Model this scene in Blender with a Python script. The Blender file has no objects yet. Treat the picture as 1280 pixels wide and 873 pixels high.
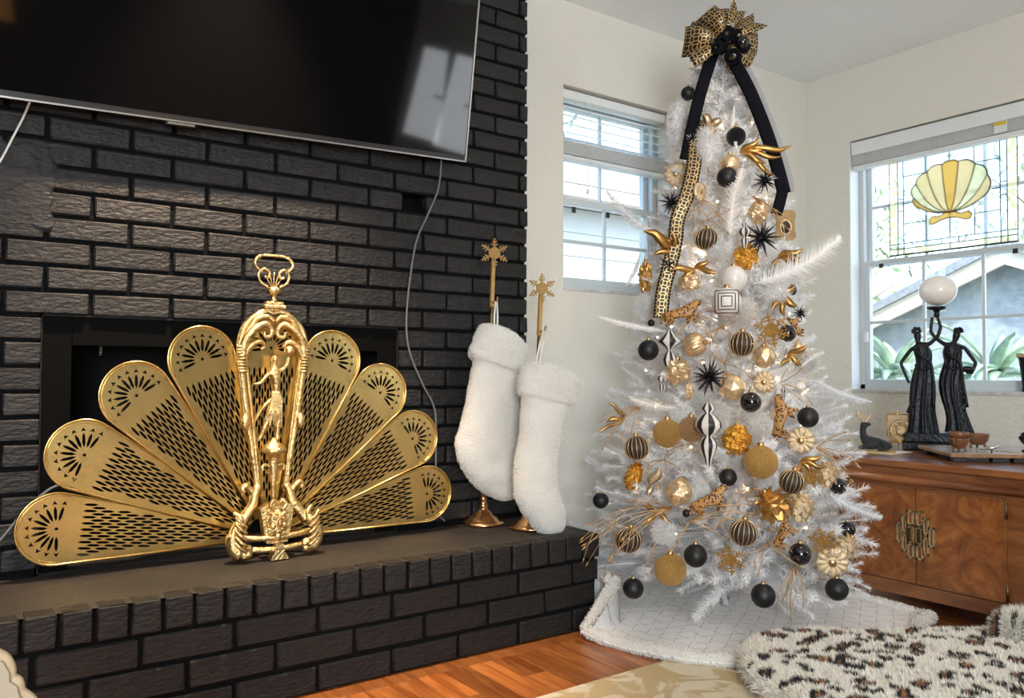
import bpy, math, random
from math import sin, cos, pi, radians, sqrt, atan2, exp
from mathutils import Vector, Matrix, noise, geometry

random.seed(11)
scene = bpy.context.scene
COL = scene.collection

# ------------------------------------------------------------------ camera
CAM_F, CAM_C, CAM_H = 1017.39, (640.0, 436.5), 0.856
_yaw, _pit, _rol = radians(35.528), radians(1.711), radians(0.172)
_F = Vector((sin(_yaw)*cos(_pit), cos(_yaw)*cos(_pit), sin(_pit)))
_ri = Vector((cos(_yaw), -sin(_yaw), 0)); _up = _ri.cross(_F)
_R = _ri*cos(_rol) + _up*sin(_rol); _U = _up*cos(_rol) - _ri*sin(_rol)
cam_data = bpy.data.cameras.new('camera'); cam = bpy.data.objects.new('camera', cam_data)
COL.objects.link(cam)
cam_data.sensor_width = 36.0; cam_data.lens = CAM_F/1280*36.0
cam_data.clip_start = 0.02; cam_data.clip_end = 200
cam.matrix_world = Matrix(((_R.x, _U.x, -_F.x, 0), (_R.y, _U.y, -_F.y, 0), (_R.z, _U.z, -_F.z, CAM_H), (0, 0, 0, 1)))
scene.camera = cam

def ray(px, py): return _F + _R*((px-CAM_C[0])/CAM_F) - _U*((py-CAM_C[1])/CAM_F)
def on_z(px, py, z): d = ray(px, py); return Vector((0, 0, CAM_H)) + d*((z-CAM_H)/d.z)
def on_y(px, py, y): d = ray(px, py); return Vector((0, 0, CAM_H)) + d*(y/d.y)
def on_x(px, py, x): d = ray(px, py); return Vector((0, 0, CAM_H)) + d*(x/d.x)

# ------------------------------------------------------------------ world, lights, exposure
EXPO = 0.10
scene.view_settings.view_transform = 'Standard'
scene.view_settings.look = 'None'
scene.view_settings.exposure = EXPO
scene.view_settings.gamma = 1.0
scene.view_settings.use_curve_mapping = False
world = bpy.data.worlds.new('sky'); scene.world = world; world.use_nodes = True
wn = world.node_tree.nodes; wl = world.node_tree.links; wn.clear()
w_out = wn.new('ShaderNodeOutputWorld'); w_bg = wn.new('ShaderNodeBackground'); w_sky = wn.new('ShaderNodeTexSky')
w_sky.sky_type = 'NISHITA'; w_sky.sun_elevation = radians(48); w_sky.sun_rotation = radians(200)
w_sky.sun_disc = False; w_sky.dust_density = 2.0; w_sky.ozone_density = 1.0
w_bg.inputs['Strength'].default_value = 1.05
wl.new(w_sky.outputs[0], w_bg.inputs[0]); wl.new(w_bg.outputs[0], w_out.inputs[0])

def lamp(name, kind, loc, energy, color, aim=None, **kw):
    d = bpy.data.lights.new(name, kind); o = bpy.data.objects.new(name, d); COL.objects.link(o)
    o.location = loc; d.energy = energy; d.color = color
    for k, v in kw.items(): setattr(d, k, v)
    if aim is not None:
        o.rotation_euler = (Vector(aim)-Vector(loc)).to_track_quat('-Z', 'Y').to_euler()
    return o
# daylight outside: the sun stands behind the camera's left shoulder, on the garden side of the neighbours
lamp('sun', 'SUN', (-6, -8, 12), 6.5, (1.0, 0.95, 0.88), aim=(1.5, 3.0, 0), angle=radians(2))
# added fill lamp at the back wall; two more before the solid right wall, standing in for window daylight
lamp('back_fill', 'AREA', (-0.95, -2.55, 1.45), 235, (0.90, 0.97, 1.0), aim=(0.9, 1.0, 2.9), shape='RECTANGLE', size=1.7, size_y=1.5)
for yy, ww in ((-1.42, .42), (-1.98, .46)):
    lamp('side_fill', 'AREA', (3.80, yy, 1.62), 9, (0.90, 0.95, 1.0), aim=(0.6, yy+1.9, 2.0), shape='RECTANGLE', size=ww, size_y=.8)  # indoor lamps added where the windows are assumed; no daylight enters here
# assumed recessed ceiling lights, the last two added as fill (their trim rings are built with the ceiling)
DOWNLIGHTS = [((0.66, 2.03, 2.425), 300, 31), ((2.05, 0.95, 2.425), 24, 75), ((0.2, -0.3, 2.425), 14, 75)]
for i, (loc, e, half) in enumerate(DOWNLIGHTS):
    aim = (0.68, 2.42, 0.45) if i == 0 else (loc[0]+.1, loc[1]+.3, 0)
    lamp('assumed_downlight', 'SPOT', loc, e, (1.0, 0.74, 0.50) if i == 0 else (1.0, 0.86, 0.70), aim=aim, spot_size=radians(2*half), spot_blend=0.75, shadow_soft_size=0.035)

# ------------------------------------------------------------------ mesh helpers
class MB:
    def __init__(s): s.v = []; s.f = []; s.sm = []
    def add(s, vs, fs, smooth=False, M=None):
        n = len(s.v)
        s.v += [tuple(M @ Vector(p)) for p in vs] if M is not None else [tuple(p) for p in vs]
        s.f += [tuple(i+n for i in f) for f in fs]; s.sm += [smooth]*len(fs)
        return s
    def box(s, a, b, M=None, bev=0.0):
        (x0, y0, z0), (x1, y1, z1) = a, b
        if bev <= 0:
            vs = [(x0,y0,z0),(x1,y0,z0),(x1,y1,z0),(x0,y1,z0),(x0,y0,z1),(x1,y0,z1),(x1,y1,z1),(x0,y1,z1)]
            return s.add(vs, [(0,3,2,1),(4,5,6,7),(0,1,5,4),(1,2,6,5),(2,3,7,6),(3,0,4,7)], False, M)
        e = bev; vs = []
        for z, i in ((z0, e), (z0+e, 0), (z1-e, 0), (z1, e)):
            c = 0 if i == 0 else e
            vs += [(x0+e,y0+c,z),(x1-e,y0+c,z),(x1-c,y0+e,z),(x1-c,y1-e,z),(x1-e,y1-c,z),(x0+e,y1-c,z),(x0+c,y1-e,z),(x0+c,y0+e,z)]
        fs = [tuple(range(7,-1,-1)), tuple(range(24,32))]
        for r in range(3):
            for k in range(8): fs.append((r*8+k, r*8+(k+1)%8, r*8+8+(k+1)%8, r*8+8+k))
        return s.add(vs, fs, False, M)
    def tube(s, pts, rad, n=8, M=None, caps=True, closed=False, flat=1.0, up=None):
        pts = [Vector(p) for p in pts]; m = len(pts)
        rs = rad if isinstance(rad, (list, tuple)) else [rad]*m
        vs = []; fs = []; prev = None
        for i, p in enumerate(pts):
            if closed: t = pts[(i+1) % m]-pts[i-1]
            else: t = pts[min(i+1, m-1)]-pts[max(i-1, 0)]
            if t.length < 1e-9: t = Vector((0, 0, 1))
            t.normalize()
            if prev is None:
                a = Vector(up) if up is not None else (Vector((0, 0, 1)) if abs(t.z) < .9 else Vector((1, 0, 0)))
            else: a = prev
            u = a-t*a.dot(t)
            if u.length < 1e-6: u = t.orthogonal()
            u.normalize(); w = t.cross(u); prev = u
            for k in range(n):
                q = 2*pi*k/n; vs.append(p+u*(rs[i]*cos(q)*flat)+w*(rs[i]*sin(q)))
        for i in range(m if closed else m-1):
            j = (i+1) % m
            for k in range(n): fs.append((i*n+k, i*n+(k+1) % n, j*n+(k+1) % n, j*n+k))
        if caps and not closed:
            fs.append(tuple(range(n-1, -1, -1))); fs.append(tuple((m-1)*n+k for k in range(n)))
        return s.add(vs, fs, True, M)
    def lathe(s, prof, n=24, M=None, c=(0, 0, 0), smooth=True):
        vs = []; fs = []; m = len(prof)
        for r, z in prof:
            for k in range(n): a = 2*pi*k/n; vs.append((c[0]+r*cos(a), c[1]+r*sin(a), c[2]+z))
        for i in range(m-1):
            for k in range(n): fs.append((i*n+k, i*n+(k+1) % n, (i+1)*n+(k+1) % n, (i+1)*n+k))
        fs.append(tuple(range(n-1, -1, -1))); fs.append(tuple((m-1)*n+k for k in range(n)))
        return s.add(vs, fs, smooth, M)
    def ball(s, c, r, n=16, m=10, M=None, sc=(1, 1, 1), fn=None):
        vs = [(c[0], c[1], c[2]+r*sc[2]*(fn(0, 0) if fn else 1))]; fs = []
        for i in range(1, m):
            t = pi*i/m
            for k in range(n):
                a = 2*pi*k/n; q = r*(fn(t, a) if fn else 1)
                vs.append((c[0]+q*sin(t)*cos(a)*sc[0], c[1]+q*sin(t)*sin(a)*sc[1], c[2]+q*cos(t)*sc[2]))
        vs.append((c[0], c[1], c[2]-r*sc[2]*(fn(pi, 0) if fn else 1))); L = len(vs)-1
        for k in range(n): fs.append((0, 1+k, 1+(k+1) % n)); fs.append((L, L-n+(k+1) % n, L-n+k))
        for i in range(m-2):
            for k in range(n): b = 1+i*n; fs.append((b+k, b+n+k, b+n+(k+1) % n, b+(k+1) % n))
        return s.add(vs, fs, True, M)
    def prism(s, poly, h, M=None, smooth=False):
        """poly in local xy, extruded along local z from 0 to h"""
        n = len(poly); vs = [(x, y, 0) for x, y in poly]+[(x, y, h) for x, y in poly]
        fs = [tuple(range(n-1, -1, -1)), tuple(range(n, 2*n))]+[(k, (k+1) % n, n+(k+1) % n, n+k) for k in range(n)]
        return s.add(vs, fs, smooth, M)
    def grid(s, fn, nu, nv, M=None, smooth=True, wrap=False):
        vs = [fn(i/(nu-(0 if wrap else 1)), j/(nv-1)) for j in range(nv) for i in range(nu)]; fs = []
        for j in range(nv-1):
            for i in range(nu if wrap else nu-1): fs.append((j*nu+i, j*nu+(i+1) % nu, (j+1)*nu+(i+1) % nu, (j+1)*nu+i))
        return s.add(vs, fs, smooth, M)
    def mesh(s, name):
        me = bpy.data.meshes.new(name); me.from_pydata(s.v, [], s.f)
        me.polygons.foreach_set('use_smooth', s.sm); me.update(); return me
    def build(s, name, mat, parent=None):
        return link(name, s.mesh(name), mat, parent)

def link(name, me, mat, parent=None):
    if mat is not None and not me.materials: me.materials.append(MAT[mat])
    o = bpy.data.objects.new(name, me); COL.objects.link(o)
    if parent is not None: o.parent = parent
    return o
def empty(name, loc=(0, 0, 0), rot=(0, 0, 0), parent=None):
    o = bpy.data.objects.new(name, None); COL.objects.link(o); o.location = loc; o.rotation_euler = rot
    o.empty_display_size = 0.05
    if parent is not None: o.parent = parent
    return o
def tag(o, label=None, cat=None, group=None, kind=None):
    if label: o['label'] = label
    if cat: o['category'] = cat
    if group: o['group'] = group
    if kind: o['kind'] = kind
    return o
def struct(o): o['kind'] = 'structure'; return o
def mod(o, kind, **kw):
    m = o.modifiers.new(kind.lower(), kind)
    for k, v in kw.items(): setattr(m, k, v)
    return m
def T(x, y, z): return Matrix.Translation((x, y, z))
def RX(a): return Matrix.Rotation(a, 4, 'X')
def RY(a): return Matrix.Rotation(a, 4, 'Y')
def RZ(a): return Matrix.Rotation(a, 4, 'Z')
# turns a drawing made in local xy (extruded along +z) into the plane of wall A: x stays x, y becomes z, the extrusion comes towards the room (-y)
FRONT = Matrix(((1, 0, 0, 0), (0, 0, -1, 0), (0, 1, 0, 0), (0, 0, 0, 1)))

# ------------------------------------------------------------------ materials
MAT = {}
def mat(name, col, rough=0.5, metal=0.0, bump=0.0, bscale=40.0, var=0.0, vscale=8.0, col2=None, spec=0.5, sheen=0.0, coat=0.0,
        detail=4.0, stretch=(1, 1, 1), trans=0.0, emit=None, estr=0.0, alpha=1.0, sss=0.0, vcontrast=(0.35, 0.65), objrand=0.0):
    m = bpy.data.materials.new(name); m.use_nodes = True; nt = m.node_tree; N = nt.nodes; L = nt.links
    b = N['Principled BSDF']; c = (*col, 1.0)
    b.inputs['Base Color'].default_value = c; b.inputs['Roughness'].default_value = rough; b.inputs['Metallic'].default_value = metal
    b.inputs['Specular IOR Level'].default_value = spec; b.inputs['Sheen Weight'].default_value = sheen; b.inputs['Coat Weight'].default_value = coat
    b.inputs['Transmission Weight'].default_value = trans; b.inputs['Alpha'].default_value = alpha
    if sss: b.inputs['Subsurface Weight'].default_value = sss; b.inputs['Subsurface Radius'].default_value = (0.02, 0.02, 0.02)
    if emit: b.inputs['Emission Color'].default_value = (*emit, 1); b.inputs['Emission Strength'].default_value = estr
    tc = N.new('ShaderNodeTexCoord'); mp = N.new('ShaderNodeMapping'); mp.inputs['Scale'].default_value = stretch
    L.new(tc.outputs['Object'], mp.inputs['Vector'])
    out = None
    if var or col2:
        n1 = N.new('ShaderNodeTexNoise'); n1.inputs['Scale'].default_value = vscale; n1.inputs['Detail'].default_value = detail
        L.new(mp.outputs[0], n1.inputs['Vector'])
        cr = N.new('ShaderNodeValToRGB'); cr.color_ramp.elements[0].position = vcontrast[0]; cr.color_ramp.elements[1].position = vcontrast[1]
        c2 = col2 or tuple(min(1, x*(1+var)) for x in col); c1 = col if col2 else tuple(x*(1-var) for x in col)
        cr.color_ramp.elements[0].color = (*c1, 1); cr.color_ramp.elements[1].color = (*c2, 1)
        L.new(n1.outputs[0], cr.inputs[0]); out = cr.outputs[0]
    if objrand:
        oi = N.new('ShaderNodeObjectInfo'); hs = N.new('ShaderNodeHueSaturation'); mr = N.new('ShaderNodeMapRange')
        mr.inputs['To Min'].default_value = 1-objrand; mr.inputs['To Max'].default_value = 1+objrand
        L.new(oi.outputs['Random'], mr.inputs['Value']); L.new(mr.outputs[0], hs.inputs['Value'])
        if out: L.new(out, hs.inputs['Color'])
        else: hs.inputs['Color'].default_value = c
        out = hs.outputs[0]
    if out: L.new(out, b.inputs['Base Color'])
    if bump:
        n2 = N.new('ShaderNodeTexNoise'); n2.inputs['Scale'].default_value = bscale; n2.inputs['Detail'].default_value = 5
        L.new(mp.outputs[0], n2.inputs['Vector'])
        bp = N.new('ShaderNodeBump'); bp.inputs['Strength'].default_value = bump; bp.inputs['Distance'].default_value = 0.01
        L.new(n2.outputs[0], bp.inputs['Height']); L.new(bp.outputs[0], b.inputs['Normal'])
    MAT[name] = m; return m

mat('dark_paint', (0.05, 0.034, 0.03), 0.8)
mat('plaster', (0.765, 0.745, 0.67), 0.85, bump=0.6, bscale=42, spec=0.2)
mat('ceiling_paint', (0.90, 0.94, 0.95), 0.9, bump=0.3, bscale=60, spec=0.2)
mat('brick_black', (0.0150, 0.0150, 0.0160), 0.55, bump=0.8, bscale=45, var=0.25, vscale=14, stretch=(1, 1, 2.2), objrand=0.22, spec=0.4)
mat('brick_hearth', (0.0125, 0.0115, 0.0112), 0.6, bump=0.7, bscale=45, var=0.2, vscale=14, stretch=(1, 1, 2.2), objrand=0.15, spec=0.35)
mat('mortar_black', (0.005, 0.005, 0.0055), 0.9, spec=0.1, bump=0.5, bscale=90)
mat('hearth_top', (0.019, 0.017, 0.0165), 0.6, bump=0.35, bscale=70, col2=(0.034, 0.027, 0.023), vscale=5)
mat('soot', (0.006, 0.006, 0.006), 0.9)
mat('iron', (0.002, 0.002, 0.002), 0.85, spec=0.1)
mat('white_trim', (0.78, 0.80, 0.80), 0.35)
mat('vinyl', (0.62, 0.68, 0.70), 0.3)
mat('vinyl_dark', (0.25, 0.29, 0.31), 0.35)
mat('blind', (0.80, 0.83, 0.83), 0.4)
mat('cord_white', (0.75, 0.74, 0.70), 0.6)
mat('marble_sill', (0.70, 0.69, 0.67), 0.3, col2=(0.5, 0.5, 0.5), vscale=25)
mat('black_plastic', (0.012, 0.012, 0.013), 0.35)
mat('silver', (0.42, 0.41, 0.39), 0.35, metal=1.0)
mat('cable_grey', (0.16, 0.16, 0.17), 0.5)
mat('rubber_black', (0.02, 0.02, 0.022), 0.5)

def glass_mat(name, tint, gloss=0.08, rough=0.0, translucent=0.0, tcol=None):
    m = bpy.data.materials.new(name); m.use_nodes = True; nt = m.node_tree; N = nt.nodes; L = nt.links; N.clear()
    o = N.new('ShaderNodeOutputMaterial'); tr = N.new('ShaderNodeBsdfTransparent'); gl = N.new('ShaderNodeBsdfGlossy'); mx = N.new('ShaderNodeMixShader')
    tr.inputs[0].default_value = (*tint, 1); gl.inputs['Roughness'].default_value = rough; mx.inputs[0].default_value = gloss
    src = tr.outputs[0]
    if translucent:
        tl = N.new('ShaderNodeBsdfTranslucent'); tl.inputs[0].default_value = (*(tcol or tint), 1); m2 = N.new('ShaderNodeMixShader'); m2.inputs[0].default_value = translucent
        L.new(tr.outputs[0], m2.inputs[1]); L.new(tl.outputs[0], m2.inputs[2]); src = m2.outputs[0]
    L.new(src, mx.inputs[1]); L.new(gl.outputs[0], mx.inputs[2]); L.new(mx.outputs[0], o.inputs[0])
    MAT[name] = m
glass_mat('window_glass', (0.93, 0.96, 0.96), 0.05)
glass_mat('glass_clear_lead', (0.90, 0.93, 0.92), 0.05, 0.1, 0.25, (0.9, 0.93, 0.92))
glass_mat('glass_cream', (0.98, 0.92, 0.72), 0.05, 0.15, 0.45, (0.95, 0.86, 0.62))
glass_mat('glass_amber', (0.95, 0.70, 0.30), 0.05, 0.15, 0.8, (0.98, 0.72, 0.34))
glass_mat('glass_opal', (0.98, 0.83, 0.56), 0.05, 0.15, 0.8, (1.0, 0.84, 0.58))

# wood floor: one colour per plank, grain along the plank (y)
def wood_floor():
    m = bpy.data.materials.new('wood_floor'); m.use_nodes = True; nt = m.node_tree; N = nt.nodes; L = nt.links; b = N['Principled BSDF']
    tc = N.new('ShaderNodeTexCoord'); mp = N.new('ShaderNodeMapping'); mp.inputs['Scale'].default_value = (26, 2.2, 1)
    oi = N.new('ShaderNodeObjectInfo'); va = N.new('ShaderNodeVectorMath'); va.operation = 'ADD'
    mu = N.new('ShaderNodeMath'); mu.operation = 'MULTIPLY'; mu.inputs[1].default_value = 37.0
    L.new(oi.outputs['Random'], mu.inputs[0]); L.new(tc.outputs['Object'], va.inputs[0]); L.new(mu.outputs[0], va.inputs[1])
    L.new(va.outputs[0], mp.inputs[0])
    n = N.new('ShaderNodeTexNoise'); n.inputs['Scale'].default_value = 1.6; n.inputs['Detail'].default_value = 6; n.inputs['Distortion'].default_value = 0.9
    L.new(mp.outputs[0], n.inputs['Vector'])
    r1 = N.new('ShaderNodeValToRGB'); e = r1.color_ramp.elements
    e[0].position = 0.30; e[0].color = (0.235, 0.058, 0.011, 1); e[1].position = 0.72; e[1].color = (0.54, 0.20, 0.052, 1)
    L.new(n.outputs[0], r1.inputs[0])
    hs = N.new('ShaderNodeHueSaturation'); mr = N.new('ShaderNodeMapRange'); mr.inputs['To Min'].default_value = 0.62; mr.inputs['To Max'].default_value = 1.30
    L.new(oi.outputs['Random'], mr.inputs[0]); L.new(mr.outputs[0], hs.inputs['Value']); L.new(r1.outputs[0], hs.inputs['Color'])
    L.new(hs.outputs[0], b.inputs['Base Color']); b.inputs['Roughness'].default_value = 0.32; b.inputs['Coat Weight'].default_value = 0.25; b.inputs['Coat Roughness'].default_value = 0.2
    MAT['wood_floor'] = m
wood_floor()

# ------------------------------------------------------------------ the room
XB, YA, ZC = 3.846, 2.645, 2.437          # right wall, far wall, ceiling
XL, YB = -1.9, -2.7
YC, YH, ZH, XR = 2.508, 2.093, 0.315, 1.863   # chimney face, hearth face, hearth top, right edge of both

# far wall with the window opening
WA = (2.152, 2.790, 1.217, 2.080)
m = MB()
m.box((XR-.1, YA, 0), (WA[0], YA+.2, ZC)); m.box((WA[1], YA, 0), (XB+.2, YA+.2, ZC))
m.box((WA[0], YA, 0), (WA[1], YA+.2, WA[2])); m.box((WA[0], YA, WA[3]), (WA[1], YA+.2, ZC))
struct(m.build('wall_far', 'plaster'))
WB = (1.45, 2.392, 0.779, 2.060)
m = MB()
m.box((XB, YB-.2, 0), (XB+.2, WB[0], ZC)); m.box((XB, WB[1], 0), (XB+.2, YA, ZC))
m.box((XB, WB[0], 0), (XB+.2, WB[1], WB[2])); m.box((XB, WB[0], WB[3]), (XB+.2, WB[1], ZC))
struct(m.build('wall_right', 'plaster'))
struct(MB().box((XL-.2, YB-.2, 0), (XL, YA, ZC)).build('wall_left', 'dark_paint'))
struct(MB().box((XL, YB-.2, 0), (XB, YB, ZC)).build('wall_back', 'dark_paint'))
struct(MB().box((XL-.2, YB-.2, ZC), (XB+.2, YA+.2, ZC+.12)).build('ceiling', 'ceiling_paint'))
floor = struct(MB().box((XL-.2, YB-.2, -.12), (XB+.2, YA+.2, -0.006)).build('floor', 'wood_floor'))
for loc, e, half in DOWNLIGHTS:
    o = MB().lathe([(.045, .0), (.048, -.006), (.066, -.006), (.070, .0), (.066, .004), (.045, .004)], 24).build('light_trim', 'white_trim', bpy.data.objects['ceiling']); o.location = (loc[0], loc[1], ZC-.001)
# planks one by one where the photograph shows them: they run front to back
W = 0.083; rng = random.Random(5); k = 0
plank_meshes = {}
x = 0.30
while x < 3.84:
    y = 0.9-rng.random()*0.5; y_end = YH-0.062 if x < XR-0.02 else YA-.012
    while y < y_end-0.01:
        ln = rng.choice((0.42, 0.55, 0.7, 0.86)); y2 = min(y+ln, y_end)
        if y_end-y2 < 0.12: y2 = y_end
        o = MB().box((0, 0, -.006), (W-.0012, y2-y-.0012, 0), bev=0.0007).build('plank', 'wood_floor', floor)
        o.location = (x, y, 0); y = y2; k += 1
    x += W
o = MB().box((0, 0, -.006), (1.60, .058, 0.001), bev=.0008).build('border_plank', 'wood_floor', floor); o.location = (XR-1.60, YH-.062, 0)
b = MB(); b.box((XR+.01, YA-.016, 0), (XB-.016, YA, .105), bev=.004); b.box((XR+.01, YA-.028, 0), (XB-.028, YA-.016, .018), bev=.003)
struct(b.build('baseboard_far', 'white_trim'))
b = MB(); b.box((XB-.016, YB, 0), (XB, YA-.028, .105), bev=.004)
struct(b.build('baseboard_right', 'white_trim'))

# ------------------------------------------------------------------ chimney of black painted brick, every brick an object
BL, BH, JT = 0.2095, 0.0682, 0.011         # brick pitch, course height, joint
FB = (0.240, 1.316, ZH, 1.0135)            # firebox opening
Z0 = FB[3]-BH*math.floor((FB[3]-ZH)/BH)    # first whole course line above the hearth
m = MB(); D = YA-YC
HOLE = (1.322, 1.420, 1.432, 1.480)
yb = YC+.012
m.box((XL, yb, 0), (FB[0], YA, ZC)); m.box((FB[1], yb, 0), (XR-.006, YA, HOLE[2]-.008)); m.box((FB[1], yb, HOLE[3]+.006), (XR-.006, YA, ZC)); m.box((FB[1], yb, HOLE[2]-.008), (HOLE[0], YA, HOLE[3]+.006)); m.box((HOLE[1], yb, HOLE[2]-.008), (XR-.006, YA, HOLE[3]+.006)); m.box((HOLE[0], YC+.085, HOLE[2]-.008), (HOLE[1], YA, HOLE[3]+.006)); m.box((FB[0], yb, FB[3]), (FB[1], YA, ZC)); m.box((FB[0], yb, 0), (FB[1], YA, ZH-.02)); m.box((XL, YA, 0), (FB[0]-.004, YA+.2, ZC)); m.box((FB[1]+.004, YA, 0), (XR-.1, YA+.2, ZC)); m.box((FB[0]-.004, YA, FB[3]), (FB[1]+.004, YA+.2, ZC))
chim = struct(m.build('wall_chimney', 'mortar_black'))
brick_cache = {}
def brick_mesh(w, h, d, seed, mt='brick_black'):
    key = (round(w, 3), round(h, 3), round(d, 3), seed % 5, mt)
    if key in brick_cache: return brick_cache[key]
    r = random.Random(seed % 5+1); mb = MB().box((-w/2, 0, -h/2), (w/2, d, h/2), bev=.0035)
    mb.v = [(x+r.uniform(-.0012, .0012), y+r.uniform(-.0012, .0012) if y < d/2 else y, z+r.uniform(-.0011, .0011)) for x, y, z in mb.v]
    me = mb.mesh('brick'); me.materials.append(MAT[mt]); brick_cache[key] = me; return me
def put_brick(x0, x1, z0, z1, parent, seed, y=YC, d=.045, mt='brick_black'):
    r = random.Random(seed*7+3)
    o = link('brick', brick_mesh(x1-x0, z1-z0, d, seed, mt), None, parent)
    o.location = ((x0+x1)/2, y+r.uniform(-.002, .0025), (z0+z1)/2); o.rotation_euler = (r.uniform(-.012, .012), r.uniform(-.004, .004), r.uniform(-.008, .008))
    return o
row = 0; seed = 0
zrow = FB[3]-BH*10
rows = [FB[3]+BH*k for k in range(-11, 22)]
for z in rows:
    z1 = min(z+BH-JT, ZC); z0 = max(z, ZH)
    if z1-z0 < .02: continue
    idx = round((z-FB[3])/BH)
    ph = 0.1495 if idx % 2 == 0 else 0.1495+BL/2-.008
    x = ph-BL*3
    while x < XR-.01:
        a, c = x+JT/2, x+BL-JT/2
        x += BL
        if c > XR-.03: c = XR+random.Random(idx).uniform(-.002, .002)
        if c > XR+.01: c = XR
        segs = [(a, c)]
        if z1 < FB[3]+.01:
            segs = []
            if a < FB[0]: segs.append((a, min(c, FB[0])))
            if c > FB[1]: segs.append((max(a, FB[1]), c))
        if idx == 6:                        # one half brick is missing here
            segs = [(p, q) for p, q in segs if not (p < HOLE[1] and q > HOLE[0])] + ([(a, HOLE[0])] if a < HOLE[0] < c else []) + ([(HOLE[1], c)] if a < HOLE[1] < c else [])
        for p, q in segs:
            if q-p < .02: continue
            seed += 1; put_brick(p, q, z0, z1, chim, seed)
# the recess left by the missing brick and the patch of old filler beside it
m = MB(); rr_ = random.Random(3)
def patch(u, v):
    x = -.02+u*.285; z = 1.235+v*.235; e = min(u if x > .1 else 1, 1-u, v, 1-v)
    return (x+.02*noise.noise(Vector((v*6, 3, 0)))*(u > .5), YC-.0035+(.010 if min(1-u, v, 1-v) < .02 else 0)+.003*noise.noise(Vector((x*22, z*22, 0)))+.0015*noise.noise(Vector((x*70, z*70, 0))), z+.015*noise.noise(Vector((u*7, 9, 0))))
m.grid(patch, 40, 34); m.build('filler_patch', 'brick_black', chim)
# firebox lining and its dark steel surround
m = MB()
yf, yk = YC+.05, YC+.50
m.box((FB[0]-.004, yb, ZH-.02), (FB[0]+.004, yk, FB[3])); m.box((FB[1]-.004, yb, ZH-.02), (FB[1]+.004, yk, FB[3]))
m.box((FB[0], yk, ZH-.02), (FB[1], yk+.01, FB[3])); m.box((FB[0], yb, FB[3]-.006), (FB[1], yk, FB[3]+.002)); m.box((FB[0], yb, ZH-.02), (FB[1], yk, ZH))
m.build('firebox_lining', 'soot', chim)
m = MB(); y0 = YC+.018
m.box((FB[0]+.004, y0, ZH), (FB[0]+.075, y0+.012, FB[3]-.006), bev=.002); m.box((FB[1]-.075, y0, ZH), (FB[1]-.004, y0+.012, FB[3]-.006), bev=.002)
m.box((FB[0]+.075, y0, FB[3]-.085), (FB[1]-.075, y0+.012, FB[3]-.006), bev=.002)
m.build('steel_surround', 'iron', chim)
# small coiled chain pull hanging in the firebox
p = on_y(126, 428, YC+.03)
m = MB(); m.tube([(0.004*sin(i*1.2), 0.004*cos(i*1.2), -i*.0012) for i in range(32)], .0012, 5); o = m.build('damper_pull', 'silver', chim); o.location = p

# ------------------------------------------------------------------ hearth
hearth = tag(empty('hearth', (0.8, (YH+YC)/2, 0)), 'raised black brick hearth bench in front of the chimney', 'hearth')
OFF = Vector((-0.8, -(YH+YC)/2, 0))
def hput(o): o.location = Vector(o.location)+OFF; o.parent = hearth; return o
m = MB(); m.box((XL+.6, YH+.012, 0), (XR-.012, YC, ZH-.012)); hput(m.build('core', 'mortar_black'))
def slab(u, v):
    x = XL+.6+u*(XR-.004-XL-.6); y = YH+.004+v*(YC-YH-.003)
    return (x, y, ZH-.003+.0022*noise.noise(Vector((x*9, y*9, 0)))+.0015*noise.noise(Vector((x*30, y*30, 2))))
m = MB(); m.grid(slab, 220, 30); hput(m.build('hearth_slab', 'hearth_top'))
zs0 = 0.2365; SW = 0.0735
x = XR-SW; s = 900
while x > -0.25:
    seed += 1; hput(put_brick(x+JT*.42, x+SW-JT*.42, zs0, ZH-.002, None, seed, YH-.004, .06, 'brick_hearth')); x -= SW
for k, zz in enumerate((0.158, 0.082, 0.003)):
    x = XR-.104-(0 if k % 2 == 0 else .115)+BL*1.0
    xs = [x-.2215*i for i in range(0, 11)]
    hh = .072 if k < 2 else .072
    for xx in xs:
        a, c = xx+JT/2, min(xx+.2215-JT/2, XR-.004)
        if c-a < .02 or c < -.3: continue
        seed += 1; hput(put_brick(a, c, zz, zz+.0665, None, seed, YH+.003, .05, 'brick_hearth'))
# right end of the hearth
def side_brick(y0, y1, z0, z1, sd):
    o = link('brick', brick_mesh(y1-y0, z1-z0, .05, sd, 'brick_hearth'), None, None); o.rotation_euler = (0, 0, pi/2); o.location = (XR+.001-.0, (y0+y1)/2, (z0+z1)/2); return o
y = YH+.055
while y < YC-.03:
    seed += 1; hput(side_brick(y, min(y+SW-.009, YC-.002), zs0, ZH-.002, seed)); y += SW
for k, zz in enumerate((0.158, 0.082, 0.003)):
    y = YH+.055-(.09 if k % 2 else 0)
    while y < YC-.03:
        y0 = max(y, YH+.055); y1 = min(y+.2, YC-.003)
        if y1-y0 > .02: seed += 1; hput(side_brick(y0, y1, zz, zz+.0665, seed))
        y += .211
# ------------------------------------------------------------------ windows in view
def rails(parent, name, boxes, matn='vinyl', bev=.003):
    for a, b in boxes: MB().box(a, b, bev=bev).build(name, matn, parent)
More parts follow.
